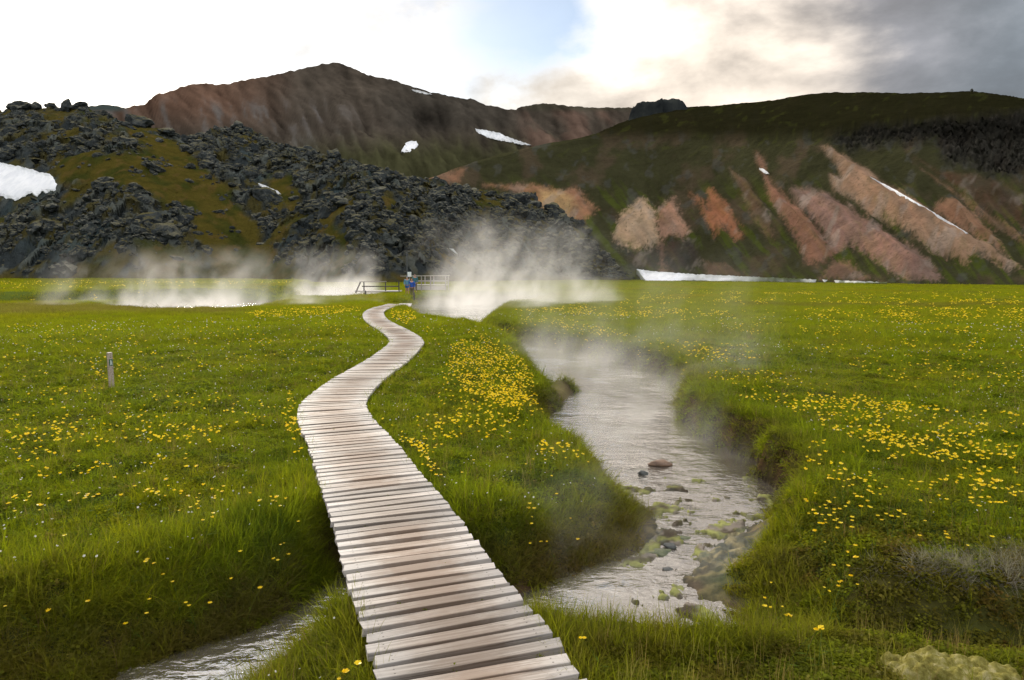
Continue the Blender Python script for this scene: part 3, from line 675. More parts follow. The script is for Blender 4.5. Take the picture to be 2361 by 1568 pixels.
up3 = sstep(es3 - ef3, 0.0, 0.035); rk3 = rf3 + 12 + up3 * 190; zk3 = 2 + es3 * rk3
a = np.clip(SS3, 0, 1); b = np.clip(SS3 - 1, 0, 1); c = np.clip(SS3 - 2, 0, 1)
rad3 = rb3 + (rf3 - rb3) * a + (rk3 - rf3) * b + c * 200
z3 = zf3 * (0.80 * a + 0.20 * a ** 2.2) + (zk3 - zf3) * (0.35 * b + 0.65 * b ** 0.8) - c ** 1.3 * (zk3 * 0.9)
x3, y3 = rad3 * np.sin(TH3), rad3 * np.cos(TH3)
u3, v3 = to_pix(x3, y3, z3)
nz = fbm(u3, v3, 60, 4, 401); nz2 = fbm(u3 - 0.8 * v3, v3 * 0.2, 26, 5, 402, 0.6); ju, jv = u3 + 14 * nz2 + 8 * nz, v3 + 9 * fbm(u3, v3, 26, 4, 403) + 6 * nz2
SCREE = [
    (r3([(1060, 690), (1180, 685), (1270, 710), (1380, 790), (1540, 890), (1680, 980), (1760, 1020), (1830, 1090), (1910, 1190), (1700, 1190), (1640, 1160), (1520, 1080), (1400, 1010), (1300, 1040), (1260, 930), (1180, 840), (1090, 740)]), (0.24, 0.145, 0.115), 1.0, 2.2),
    (r3([(880, 480), (920, 520), (930, 600), (1000, 680), (1100, 760), (1200, 870), (1250, 950), (1310, 1060), (1220, 1110), (1150, 1090), (1100, 960), (1010, 830), (950, 740), (915, 610), (880, 540)]), (0.235, 0.125, 0.085), 1.0, 2.0),
    (r3([(1240, 465), (1290, 465), (1370, 510), (1560, 640), (1850, 820), (2060, 940), (2250, 1060), (2361, 1140), (2280, 1140), (2180, 1080), (2050, 1060), (2050, 1120), (1950, 1060), (1850, 1030), (1700, 920), (1620, 870), (1490, 830), (1430, 770), (1300, 690), (1290, 620), (1340, 640), (1330, 560), (1270, 500)]), (0.31, 0.195, 0.13), 1.0, 3.0),
    (r3([(1880, 750), (1990, 760), (2100, 830), (2180, 920), (2230, 1030), (2150, 990), (2050, 930), (1860, 810)]), (0.26, 0.145, 0.09), 1.0, 1.5),
    (r3([(1790, 575), (1900, 640), (2100, 770), (2361, 960), (2361, 1010), (2150, 850), (1950, 710)]), (0.22, 0.125, 0.08), 0.75, 0.6),
    (r3([(1760, 510), (1900, 590), (2060, 600), (2361, 720), (2361, 900), (2150, 800), (1950, 660)]), (0.085, 0.050, 0.034), 0.8, 0.2),
    (r3([(90, 970), (230, 1030), (350, 1000), (500, 960), (560, 1000), (570, 1120), (440, 1150), (220, 1130), (150, 1060)]), (0.050, 0.042, 0.036), 0.9, 0.3),
    (r3([(230, 735), (310, 800), (330, 860), (345, 990), (230, 1030), (130, 1000), (80, 960), (130, 830), (190, 780)]), (0.42, 0.30, 0.20), 1.0, 2.4),
    (r3([(320, 810), (420, 755), (460, 840), (520, 930), (480, 950), (350, 980)]), (0.33, 0.20, 0.14), 1.0, 1.6),
    (r3([(340, 985), (375, 1000), (362, 1100), (400, 1150), (345, 1150)]), (0.23, 0.14, 0.10), 0.8, 0.3),
    (r3([(510, 715), (570, 740), (610, 800), (605, 700), (640, 690), (740, 800), (780, 900), (810, 945), (760, 970), (700, 890), (660, 960), (600, 880), (570, 790)]), (0.31, 0.135, 0.075), 0.95, 1.4),
    (r3([(730, 590), (830, 640), (900, 750), (990, 950), (930, 960), (850, 830), (760, 650)]), (0.14, 0.085, 0.055), 0.7, 0.6),
    (r3([(1230, 1190), (1300, 1080), (1400, 1090), (1450, 1150), (1560, 1195)]), (0.20, 0.115, 0.085), 0.8, 0.4),
    (r3([(590, 1090), (720, 1110), (840, 1180), (600, 1170)]), (0.15, 0.085, 0.06), 0.7, 0.2),
    (r2([(1130, 870), (1300, 870), (1500, 885), (1700, 900), (1760, 950), (1830, 1020), (1760, 1100), (1700, 1110), (1600, 1050), (1460, 1000), (1440, 930), (1350, 920)]), (0.31, 0.16, 0.095), 0.95, 1.4),
    (r2([(1480, 910), (1600, 900), (1690, 960), (1690, 1100), (1580, 1040), (1460, 1000)]), (0.36, 0.25, 0.12), 0.9, 0.8),
    (r2([(730, 855), (800, 820), (960, 780), (1030, 760), (1000, 830), (990, 870), (900, 850)]), (0.26, 0.14, 0.085), 0.9, 0.4)]
CLIFF = r3([(1290, 420), (1500, 350), (1900, 310), (2361, 280), (2900, 250), (2900, 640), (2361, 620), (2200, 640), (2060, 560), (1930, 560), (1880, 440), (1700, 450), (1600, 430), (1500, 460), (1400, 480)])
N3 = u3.size; c3 = np.tile(np.array([0.050, 0.050, 0.024]), (N3, 1)); fl = lambda q: q.ravel()
c3 = lerpc(c3, (0.070, 0.088, 0.016), sstep(fl(nz2), -0.05, 0.25) * fl(sstep(v3, 380, 480)) * 0.85)
c3 = lerpc(c3, (0.095, 0.070, 0.046), sstep(fl(fbm(u3, v3, 90, 4, 411)), 0.05, 0.35) * 0.7)
c3 = lerpc(c3, (0.085, 0.086, 0.075), sstep(fl(fbm(u3, v3, 40, 4, 412)), 0.15, 0.35) * 0.5)
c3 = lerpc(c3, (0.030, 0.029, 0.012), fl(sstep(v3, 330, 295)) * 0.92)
c3 = lerpc(c3, (0.070, 0.078, 0.020), fl(sstep(fbm(u3 + v3 * 1.4, v3 - u3 * 0.2, 22, 4, 413), 0.22, 0.4)) * fl(sstep(v3, 420, 300)) * 0.5)
cl = fl(sstep(sdf(ju, jv, CLIFF, 60) + 18 * nz + 10 * nz2, 22, -22)); c3 = lerpc(c3, (0.040, 0.038, 0.034), cl * 0.85)
c3 = lerpc(c3, (0.085, 0.078, 0.066), cl * sstep(fl(fbm(u3, v3, 12, 4, 414)), 0.15, 0.4) * 0.7)
bulge = np.zeros(u3.shape); srk = np.zeros(N3)
for p, colr, op, bl in SCREE:
    d0 = sdf(u3 + 6 * nz, v3 + 4 * nz2, p, 60); d = d0 + 5 * fbm(u3 - 0.9 * v3, v3 * 0.2, 26, 4, 430 + int(bl * 10)) + 6 * nz + 15 * fbm(u3, v3, 9, 4, 446, 0.65) * sstep(v3, 360, 520) + 6 * fbm(u3, v3, 3, 2, 447); k = fl(sstep(d, 9.0, -12.0) * (0.84 + 0.28 * fbm(u3 - 0.9 * v3, v3 * 0.15, 24, 3, 440) + 0.35 * fbm(u3, v3, 24, 3, 448))) ; k = np.clip(k, 0, 1) * op
    cc = np.array(colr)[None, :] * (1 + 0.38 * fl(nz2)[:, None] * np.array([1, 0.7, 0.5])) + 0.03 * fl(nz)[:, None] * np.array([1.0, -0.1, -0.3])
    c3 = c3 * (1 - k)[:, None] + cc * k[:, None]; bulge = np.maximum(bulge, bl * sstep(-d0, -4, 30)); srk = np.maximum(srk, k)
pale = fl(sstep(fbm(u3 + 0.5 * v3, v3 * 0.6, 45, 3, 418), 0.12, 0.35)) * srk; c3 = lerpc(c3, (0.27, 0.235, 0.20), pale * 0.5)
spk = fl(sstep(fbm(u3, v3, 5.5, 3, 415), 0.30, 0.42)) * srk * fl(sstep(fbm(u3, v3, 50, 3, 416), -0.15, 0.25)); c3 = lerpc(c3, (0.05, 0.048, 0.025), spk * 0.75)
edge = np.clip(a * 8, 0, 1) * (b < 0.98)
gul = fbm(u3 - 0.9 * v3 * (u3 > 1650), v3 * 0.12, 34, 4, 421)
z3 = z3 + edge * (bulge * 0.55 + 1.3 * gul * np.sin(np.clip(a, 0, 1) * np.pi) ** 0.8 * sstep(v3, 360, 450) + 0.9 * fbm(x3, y3, 7, 4, 422)) * np.clip(zf3 / 12, 0.1, 1)
clf = cl.reshape(u3.shape); push = clf * (2.6 * fbm(u3 + 0.25 * v3, v3 * 0.4, 30, 4, 423) + 1.6 * fbm(u3, v3, 8, 3, 424))
x3 = x3 - np.sin(TH3) * push; y3 = y3 - np.cos(TH3) * push; z3 = z3 + clf * 1.6 * fbm(u3, v3, 9, 3, 425)
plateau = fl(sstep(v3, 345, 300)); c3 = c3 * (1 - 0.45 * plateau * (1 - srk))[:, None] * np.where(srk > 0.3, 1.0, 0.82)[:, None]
V3 = np.stack([fl(x3), fl(y3), fl(z3)], -1); F3 = grid_faces(*TH3.shape)
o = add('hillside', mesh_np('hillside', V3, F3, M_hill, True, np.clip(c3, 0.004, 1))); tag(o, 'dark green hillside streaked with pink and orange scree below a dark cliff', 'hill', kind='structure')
bvh3 = BVHTree.FromPolygons(V3.tolist(), F3.tolist()); bvh2 = BVHTree.FromPolygons(V2.tolist(), F2.tolist())

# crag on the skyline and a cairn on the summit
p = Vector((0, 0, 0)); d = Vector(tuple(float(q) for q in pix_dir(1530, 258))); h = bvh3.ray_cast(Vector((0, 0, EYE)), d.normalized())
if h[0] is not None:
    s = (h[0] - Vector((0, 0, EYE))).length / F
    bm = bmesh.new(); bmesh.ops.create_grid(bm, x_segments=46, y_segments=24, size=1.0)
    for v in bm.verts:
        ex = 1 - min(1, math.hypot(v.co.x, v.co.y * 0.9)); top = float(sstep(np.array(ex), 0.0, 0.30 + 0.25 * (v.co.x > 0)))
        zz_ = 13.5 * top + top * 2.5 * math.sin(v.co.x * 2.6 + 0.6) + top * 7 * float(fbm(np.array(v.co.x * 3), np.array(v.co.y * 3), 1.0, 4, 77))
        v.co = Vector((v.co.x * 88 * s, v.co.y * 40 * s, (zz_ * 1.75 - 12 - 60 * (1 - top)) * s))
    me = bpy.data.meshes.new('crag'); bm.to_mesh(me); bm.free(); me.materials.append(M_crag)
    o = add('crag', me, None, (h[0].x, h[0].y + 14 * s, h[0].z + 9 * s), (0, 0, -0.22)); tag(o, 'flat-topped dark rock crag standing on the skyline ridge', 'crag')
hit, _ = hill_point(2240, 205, bvh3)
if hit:
    cairn = bpy.data.objects.new('cairn', None); C.objects.link(cairn); cairn.location = hit + Vector((0, 0, -0.3)); tag(cairn, 'small stone cairn on the summit of the dark hillside', 'cairn')
    for i, (w, z) in enumerate(((1.0, 0.0), (0.75, 0.45), (0.5, 0.85), (0.3, 1.15))):
        add('stone', rock_meshes[i], cairn, (0.1 * (i % 2), 0, z), (0, 0, i), (w, w, 0.42))

# ------------------------------------------------------------------ snow patches draped on the hills
def snow(pts, bvh, lift, label, step=5.0, jag=2.0, smooth_it=3):
    p = np.array(pts, float); q = []
    for i in range(len(p)):
        a_, b_ = p[i], p[(i + 1) % len(p)]; k = max(1, int(np.hypot(*(b_ - a_)) / (step * 0.8)))
        for t in range(k): q.append(a_ + (b_ - a_) * t / k + rng.normal(0, jag * 0.35, 2))
    q = np.array(q); lo, hi = q.min(0), q.max(0)
    U, Vv = np.meshgrid(np.arange(lo[0], hi[0], step), np.arange(lo[1], hi[1], step)); U, Vv = U.ravel(), Vv.ravel()
    d = sdf(U, Vv, q, 50); ins = d < -step * 0.5
    allp = [Vector((float(a_), float(b_))) for a_, b_ in np.vstack([q, np.stack([U[ins], Vv[ins]], -1)])]; nb = len(q)
    vo, _, fo, ov, _, _ = delaunay_2d_cdt(allp, [(i, (i + 1) % nb) for i in range(nb)], [list(range(nb))], 1, 1e-4)
    dist = []; dirs = []
    for v in vo:
        dd = Vector(tuple(float(c_) for c_ in pix_dir(v.x, v.y))).normalized(); h = bvh.ray_cast(Vector((0, 0, EYE)), dd); dirs.append(dd); dist.append(h[3] if h[0] is not None else None)
    good = [x for x in dist if x is not None]
    if not good: return
    med = float(np.median(good)); dist = np.array([med if x is None else x for x in dist]); dist = np.clip(dist, med * 0.8, med * 1.25)
    nbr = [set() for _ in vo]
    for f in fo:
        for i in range(len(f)): nbr[f[i]].add(f[i - 1]); nbr[f[i - 1]].add(f[i])
    for _ in range(smooth_it): dist = np.array([0.5 * dist[i] + 0.5 * np.mean([dist[j] for j in nbr[i]]) if nbr[i] else dist[i] for i in range(len(vo))])
    P = [Vector((0, 0, EYE)) + dirs[i] * (dist[i] - lift) for i in range(len(vo))]; n0 = len(P)
    Pb = [Vector((0, 0, EYE)) + dirs[i] * (dist[i] + lift * 1.5) - Vector((0, 0, lift)) for i in range(len(vo))]
    faces = [list(f) for f in fo]; edges = {}
    for f in fo:
        for i in range(len(f)): e = (f[i - 1], f[i]); edges[tuple(sorted(e))] = edges.get(tuple(sorted(e)), []) + [e]
    faces += [[x + n0 for x in reversed(f)] for f in fo]
    for k, es_ in edges.items():
        if len(es_) == 1: a_, b_ = es_[0]; faces.append([b_, a_, a_ + n0, b_ + n0])
    me = bpy.data.meshes.new('snow_patch'); me.from_pydata([tuple(v) for v in P + Pb], [], faces); me.materials.append(M_snow)
    bm = bmesh.new(); bm.from_mesh(me); bmesh.ops.recalc_face_normals(bm, faces=bm.faces[:]); bm.to_mesh(me); bm.free()
    o = add('snow_patch', me); tag(o, label, 'snow', 'snow patches left on the slopes')
snow([(-90, 360), (0, 374), (60, 387), (115, 402), (130, 420), (128, 438), (105, 446), (101, 440), (94, 440), (85, 455), (75, 443), (40, 462), (15, 457), (0, 450), (-90, 440)], bvh1, 1.6, 'large ragged snowfield on the lava hill slope', 5, 3, 12)
snow([(595, 422), (612, 428), (640, 440), (648, 448), (625, 450), (612, 441)], bvh1, 1.8, 'short white snow streak among the lava rocks', 4, 2, 12)
snow([(1036, 572), (1046, 574), (1055, 585), (1050, 584), (1043, 578)], bvh1, 1.6, 'tiny curved snow scrap low on the lava rocks', 3, 1, 12)
snow([(925, 346), (935, 331), (946, 325), (959, 326), (965, 333), (957, 343), (942, 352), (926, 351)], bvh2, 3.5, 'oval snow patch on the brown mountain flank', 4, 2, 6)
snow([(1095, 297), (1115, 299), (1150, 306), (1180, 319), (1225, 335), (1200, 333), (1165, 326), (1130, 319), (1100, 305)], bvh2, 3.5, 'long tapering snow streak in the mountain hollow', 4, 2, 6)
snow([(948, 206), (965, 208), (998, 218), (980, 217), (955, 211)], bvh2, 3.0, 'thin snow strip just under the mountain skyline', 3, 1, 6)
snow([(1468, 620), (1500, 625), (1600, 632), (1750, 639), (1900, 645), (2045, 651), (1950, 652.5), (1800, 651), (1700, 649), (1600, 646), (1520, 648), (1490, 648)], bvh3, 5.0, 'long flat snowbank along the foot of the hillside', 5, 1.5, 8)
snow([(2005, 407), (2060, 435), (2140, 482), (2232, 538), (2224, 539), (2134, 485), (2054, 440)], bvh3, 0.45, 'narrow snow ribbon along the edge of the tan scree', 4, 1, 8)
snow([(1750, 387), (1760, 389), (1774, 401), (1764, 400)], bvh3, 1.0, 'small snow fleck at the head of a scree gully', 3, 1, 8)

# ------------------------------------------------------------------ boardwalk
board = bpy.data.objects.new('boardwalk', None); C.objects.link(board); tag(board, 'weathered plank boardwalk winding through the flowery meadow beside the stream', 'boardwalk')
def plank_mesh(seed, w=0.112, l=BW, h=0.045, seg=4):
    r = random.Random(seed); prof = [(-w / 2, -h), (w / 2, -h), (w / 2, -0.003), (w / 2 - 0.003, 0), (-w / 2 + 0.003, 0), (-w / 2, -0.003)]; v = []; f = []
    b0, b1, tw = r.uniform(-.005, .005), r.uniform(-.006, .006), r.uniform(-.004, .004)
    for i in range(seg):
        t = i / (seg - 1); x = (t - 0.5) * l; j0, j1 = r.gauss(0, .0022), r.gauss(0, .0022); bow = b0 * math.sin(t * math.pi); arch = b1 * math.sin(t * math.pi)
        for k, (yy, zz_) in enumerate(prof):
            side = j0 if yy < 0 else j1; v.append((x + (r.gauss(0, .006) if i in (0, seg - 1) else 0), yy + side + bow, zz_ + arch + tw * (t - .5) * 2 * (yy / w)))
    n = len(prof)
    for i in range(seg - 1):
        for k in range(n): a_ = i * n + k; b_ = i * n + (k + 1) % n; f.append((a_, a_ + n, b_ + n, b_))
    f.append(tuple(range(n))); f.append(tuple((seg - 1) * n + k for k in reversed(range(n))))
    me = bpy.data.meshes.new('plank'); me.from_pydata(v, [], f); me.materials.append(M_plank); me.update(); return me
plank_meshes = [plank_mesh(s, w=0.112 + 0.006 * math.sin(s * 2.1)) for s in range(18)]
seg_len = np.r_[0, np.cumsum(np.hypot(*np.diff(CENTRE, axis=0).T))]
def along(s): return np.array([np.interp(s, seg_len, CENTRE[:, 0]), np.interp(s, seg_len, CENTRE[:, 1])])
s = 0.0; k = 0; rest = []
while s < seg_len[-1] - 0.2:
    p = along(s); q = along(min(s + 0.35, seg_len[-1])) - along(max(s - 0.35, 0)); ang = math.atan2(q[1], q[0]) - math.pi / 2
    pitch = 0.1335 + random.gauss(0, 0.004)
    loc = (p[0] + random.gauss(0, 0.004), p[1], float(walk_z(p[1])) + random.gauss(0, 0.003)); rot = (random.gauss(0, 0.012), random.gauss(0, 0.006), ang + random.gauss(0, 0.008))
    gap = k % 29 == 21
    if p[1] > 2.2:
        sc = (random.uniform(0.99, 1.015), 0.80 if p[1] < 6.6 else 0.89, 1)
        if k < 315: add('plank', plank_meshes[random.randrange(18)], board, loc, rot, sc)
        else: rest.append((loc, rot, sc))
    else: k -= 1
    k += 1; s += pitch + (0.03 if gap else 0)
bmr = bmesh.new()
for loc, rot, sc in rest:
    M = Matrix.LocRotScale(Vector(loc), Euler(rot), Vector(sc)); n0 = len(bmr.verts); bmr.from_mesh(plank_meshes[random.randrange(18)])
    bmr.verts.ensure_lookup_table()
    for v in bmr.verts[n0:]: v.co = M @ v.co
me = bpy.data.meshes.new('planks'); bmr.to_mesh(me); bmr.free(); me.materials.append(M_plank); o = add('planks', me, board); o['kind'] = 'stuff'
for off in (-0.40, 0.0, 0.40):                               # beams that carry the planks, in lengths of about 3 m
    s0 = 0.4
    while s0 < min(seg_len[-1], 40):
        s1 = s0 + 2.9; pts = []
        mb = MB(); stp = np.linspace(s0, min(s1, seg_len[-1] - 0.1), 8); line = []
        for q in stp:
            p = along(q); t = along(min(q + 0.2, seg_len[-1])) - along(max(q - 0.2, 0)); t /= np.linalg.norm(t); line.append((p[0] + t[1] * off, p[1] - t[0] * off, -0.105))
        for a_, b_ in zip(line[:-1], line[1:]): mb.box(a_, b_, 0.055, 0.105)
        add('beam', mb.mesh('beam', M_beam), board); s0 = s1 + 0.01
# cross sill under the bridge span with its end showing on the bank, and two posts in the water
for q, ex in ((1.95, 0.16), (3.75, -0.12)):
    base = np.interp(q, [0, 1], [0, 1]); idx = np.argmin(np.abs(CENTRE[:, 1] - (4.32 if ex > 0.1 else 5.95))); p = CENTRE[idx]; t = CENTRE[idx + 3] - CENTRE[idx - 3]; t /= np.linalg.norm(t); nrm = np.array([t[1], -t[0]])
    a_, b_ = p - nrm * (BW / 2 + ex), p + nrm * (BW / 2 + 0.05)
    add('sill', MB().box((*a_, -0.245), (*b_, -0.245), 0.12, 0.14).mesh('sill', M_rail, bevel=0.006), board)
    for e in (a_ + nrm * (0.2 + ex), b_ - nrm * 0.2):
        add('post', MB().box((*e, -0.95), (*e, -0.32), 0.09, 0.09).mesh('post', M_beam), board)

# ------------------------------------------------------------------ grass and flowers
def blade_clump(name, seed, n, rad, h0, h1, w, lean, mat, curl=0.4, seg=3):
    r = random.Random(seed); v = []; f = []; at = []
    for _ in range(n):
        a = r.uniform(0, 6.28); d = rad * math.sqrt(r.random()); x, y = d * math.cos(a), d * math.sin(a); h = r.uniform(h0, h1); ww = w * r.uniform(0.7, 1.3)
        la = r.uniform(0, 6.28); l = abs(r.gauss(lean, lean * 0.5)); lx, ly = math.cos(la) * l, math.sin(la) * l; fa = r.uniform(0, 3.14); sx, sy = math.cos(fa) * ww / 2, math.sin(fa) * ww / 2
        col = r.random(); n0 = len(v)
        for i in range(seg + 1):
            t = i / seg; b = t ** 1.7; cx_, cy_, cz = x + lx * h * b, y + ly * h * b, h * (t - curl * l * b * t * 0.6) - 0.02; k = (1 - t) ** 0.7
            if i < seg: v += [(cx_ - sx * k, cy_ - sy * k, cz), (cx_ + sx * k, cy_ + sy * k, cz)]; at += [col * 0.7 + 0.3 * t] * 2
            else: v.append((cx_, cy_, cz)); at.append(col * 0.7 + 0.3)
        for i in range(seg - 1): q = n0 + 2 * i; f.append((q, q + 1, q + 3, q + 2))
        q = n0 + 2 * (seg - 1); f.append((q, q + 1, q + 2))
    me = bpy.data.meshes.new(name); me.from_pydata(v, [], f); me.materials.append(mat)
    a_ = me.attributes.new('blade', 'FLOAT', 'POINT'); a_.data.foreach_set('value', at); me.update(); return me
def herb_clump(name, seed, n, rad, h, size, mat):
    """small rounded leaves on a low cushion"""
    r = random.Random(seed); v = []; f = []; at = []
    for _ in range(n):
        a = r.uniform(0, 6.28); d = rad * math.sqrt(r.random()); p = Vector((d * math.cos(a), d * math.sin(a), h * (1 - (d / rad) ** 2) * r.uniform(0.3, 1.1)))
        nrm = Vector((r.gauss(0, .5), r.gauss(0, .5), 1)).normalized(); sx = nrm.orthogonal().normalized(); sx = Matrix.Rotation(r.uniform(0, 6.28), 3, nrm) @ sx; sy = nrm.cross(sx); s_ = size * r.uniform(0.6, 1.4); n0 = len(v); c_ = r.random()
        for ax, ay in ((-.5, -.6), (.5, -.6), (.75, .2), (0, .9), (-.75, .2)): v.append(p + sx * ax * s_ + sy * ay * s_ + nrm * (0.25 * s_ * abs(ax))); at.append(c_)
        f.append((n0, n0 + 1, n0 + 2, n0 + 3, n0 + 4))
    me = bpy.data.meshes.new(name); me.from_pydata([tuple(q) for q in v], [], f); me.materials.append(mat)
    a_ = me.attributes.new('blade', 'FLOAT', 'POINT'); a_.data.foreach_set('value', at); me.update(); return me
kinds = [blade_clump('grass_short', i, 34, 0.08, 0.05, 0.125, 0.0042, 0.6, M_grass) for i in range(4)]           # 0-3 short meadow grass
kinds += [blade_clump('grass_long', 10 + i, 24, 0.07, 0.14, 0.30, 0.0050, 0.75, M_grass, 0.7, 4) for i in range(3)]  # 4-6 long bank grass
kinds += [herb_clump('herbs', 20 + i, 34, 0.085, 0.07, 0.013, M_grass) for i in range(3)]                           # 7-9 herbs and moss
kinds += [blade_clump('grass_far', 30 + i, 46, 0.30, 0.07, 0.17, 0.011, 0.5, M_grass, 0.4, 2) for i in range(3)]     # 10-12 far grass
kinds += [blade_clump('seed_stems', 40 + i, 7, 0.06, 0.12, 0.26, 0.0035, 0.18, M_grass, 0.3, 3) for i in range(2)]   # 13-14 seed stems

def fan(n, r0, r1, power):
    """n points in the view fan, radial density falling off with distance"""
    e = 2 - power; u = rng.random(n); r = (r0 ** e + u * (r1 ** e - r0 ** e)) ** (1 / e); t = rng.uniform(-0.78, 0.78, n); return r * np.sin(t), r * np.cos(t)
def near_camera(x, y): return (np.hypot(x, y) > 1.9)
def normals(x, y, e=0.05):
    z0 = ground(x, y)[0]; zx = ground(x + e, y)[0]; zy = ground(x, y + e)[0]; return z0, (zx - z0) / e, (zy - z0) / e
def grass_tint(x, y, wd):
    n1, n2, n3 = fbm(x, y, 2.4, 4, 501), fbm(x, y, 0.6, 3, 502), fbm(x, y, 9, 3, 503); d = np.hypot(x, y)
    t = np.tile(np.array([0.160, 0.212, 0.004]), (len(x), 1))
    t = lerpc(t, (0.270, 0.250, 0.005), sstep(n1 + 0.3 * rng.normal(0, 1, len(x)), 0.0, 0.5) * 0.8)
    t = lerpc(t, (0.058, 0.108, 0.004), sstep(n2, -0.02, 0.40) * 0.85)
    t = lerpc(t, (0.235, 0.245, 0.006), sstep(d, 14, 55) * 0.7)
    t = lerpc(t, (0.27, 0.205, 0.010), sstep(d, 20, 60) * sstep(n3, 0.05, 0.4) * 0.7)
    low = sstep(wd, 0.55, 0.16); t = lerpc(t, (0.095, 0.060, 0.024), low * sstep(n2 + 0.2 * rng.normal(0, 1, len(x)), -0.3, 0.2) * 0.85)
    br = rng.random(len(x)); t = lerpc(t, (0.17, 0.115, 0.035), (br < 0.07) * 0.8)
    fore = sstep(y, 5.2, 4.0); t = lerpc(t, (0.135, 0.135, 0.010), fore * 0.6); t = lerpc(t, (0.15, 0.10, 0.02), fore * sstep(fbm(x, y, 0.25, 3, 505), 0.0, 0.35) * 0.6)
    # mossy, browner slope on the near right bank
    moss_ = sstep(np.hypot((x - 2.6) / 1.6, (y - 4.7) / 1.3), 1.15, 0.6); t = lerpc(t, (0.125, 0.105, 0.014), moss_ * sstep(n2 + n1, -0.4, 0.3) * 0.9); t = lerpc(t, (0.15, 0.085, 0.02), moss_ * sstep(fbm(x, y, 0.45, 3, 504), 0.1, 0.35) * 0.8)
    pen = sstep(np.hypot((x - 0.7) / 1.0, (y - 6.2) / 1.0), 1.2, 0.5); t = lerpc(t, (0.14, 0.085, 0.022), pen * sstep(wd, 0.7, 0.25) * 0.7)
    uu_, vv_ = to_pix(x, y, -0.1 + 0 * x); mudg = sstep(vv_, 700, 706) * sstep(vv_, 730, 720) * sstep(uu_, 620, 480) * (y > 20); t = lerpc(t, (0.17, 0.115, 0.05), mudg * 0.85)
    rdit = sstep(np.abs(vv_ - 706 - 6 * n3), 9, 2) * sstep(uu_, 1620, 1750) * (y > 20); t = lerpc(t, (0.12, 0.085, 0.03), rdit * 0.7)
    return np.clip(t * (0.90 - 0.10 * sstep(d, 25, 60)[:, None]) * (1 + 0.26 * rng.normal(0, 1, (len(x), 1))), 0.006, 1)
P, RT, SC, ID, TI = [], [], [], [], []
def scatter(x, y, choose, scl_fn, dens=None, tilt=0.35, tint=None, bdmin=0.47, wdmin=0.02):
    z, sx_, sy_ = normals(x, y); _, wd, bd = ground(x, y)
    keep = (wd > wdmin) & (bd > bdmin) & near_camera(x, y)
    keep &= ~((np.hypot((x - 1.95) / 0.75, (y - 6.25) / 1.0) < 1) & (wd < 0.42)) & ~((np.hypot(x - 1.75, y - 5.35) < 0.35) & (wd < 0.25)) & ~((np.hypot(x - spx, y - spy) < 0.62) & (wd < 0.5))
    if dens is not None: keep &= rng.random(len(x)) < dens(x, y, wd, bd)
    x, y, z, sx_, sy_, wd, bd = (q[keep] for q in (x, y, z, sx_, sy_, wd, bd)); n = len(x)
    k = tilt; rx = np.arctan(np.clip(sy_, -2, 2)) * k; ry = -np.arctan(np.clip(sx_, -2, 2)) * k
    # lean the clump with the slope: turn about Z last, so build the Euler from a random spin first
    spin = rng.uniform(0, 6.28, n); rot = np.zeros((n, 3))
    for i in range(n):
        e = (Matrix.Rotation(rx[i], 3, 'X') @ Matrix.Rotation(ry[i], 3, 'Y') @ Matrix.Rotation(spin[i], 3, 'Z')).to_euler() if (abs(rx[i]) + abs(ry[i])) > 0.08 else None
        rot[i] = (e.x, e.y, e.z) if e else (rx[i], ry[i], spin[i])
    P.append(np.stack([x, y, z], -1)); RT.append(rot); SC.append(scl_fn(x, y, wd, bd)); ID.append(choose(x, y, wd, bd)); TI.append(grass_tint(x, y, wd) if tint is None else tint(x, y, wd))
def s_meadow(x, y, wd, bd):
    d = np.hypot(x, y); n = len(x); hgt = (0.75 + 0.5 * rng.random(n)) * np.clip(1 + 0.9 * fbm(x, y, 0.9, 3, 511), 0.45, 1.8) * np.where(bd < 0.7, 0.65, 1) * (1 + 0.45 * sstep(bd, 1.2, 0.5) * 0)
    hgt = hgt * (0.62 + 0.38 * sstep(y - 0.12 * x, 4.0, 5.0)) * np.where(wd < 0.35, 0.7, 1); w = np.clip(d / 6.0, 1, 6) ** 0.85; return np.stack([w, w, hgt * np.clip(d / 18, 1, 1.4)], -1)
def c_meadow(x, y, wd, bd):
    n = len(x); r = rng.random(n); k = rng.integers(0, 4, n); longp = 0.05 + 0.45 * sstep(wd, 1.2, 0.3) * sstep(x, 0.6, -0.4) + 0.16 * sstep(fbm(x, y, 1.6, 3, 512), 0.15, 0.45); k = np.where(r < longp, rng.integers(4, 7, n), k)
    herb = 0.24 + 0.3 * sstep(y, 4.8, 4.2) + 0.45 * sstep(np.hypot((x - 2.4) / 1.7, (y - 4.8) / 1.3), 1.2, 0.6) + 0.3 * sstep(np.hypot((x - 0.7), (y - 6.2)), 1.3, 0.6); k = np.where(rng.random(n) < herb, rng.integers(7, 10, n), k)
    return np.where(np.hypot(x, y) > 22, rng.integers(0, 7, n), k)
x, y = fan(52000, 2.0, 26, 1.55); scatter(x, y, c_meadow, s_meadow)
x, y = fan(34000, 20, 60, 1.3); scatter(x, y, lambda x, y, wd, bd: rng.integers(10, 13, len(x)), lambda x, y, wd, bd: np.stack([np.clip(np.hypot(x, y) / 24, 1, 3)] * 2 + [(0.8 + 0.5 * rng.random(len(x))) * np.clip(np.hypot(x, y) / 30, 1, 1.3)], -1))
x, y = fan(26000, 55, 170, 1.2); scatter(x, y, lambda x, y, wd, bd: rng.integers(10, 13, len(x)), lambda x, y, wd, bd: np.stack([np.clip(np.hypot(x, y) / 24, 1, 6)] * 2 + [(0.9 + 0.6 * rng.random(len(x))) * 1.3], -1))
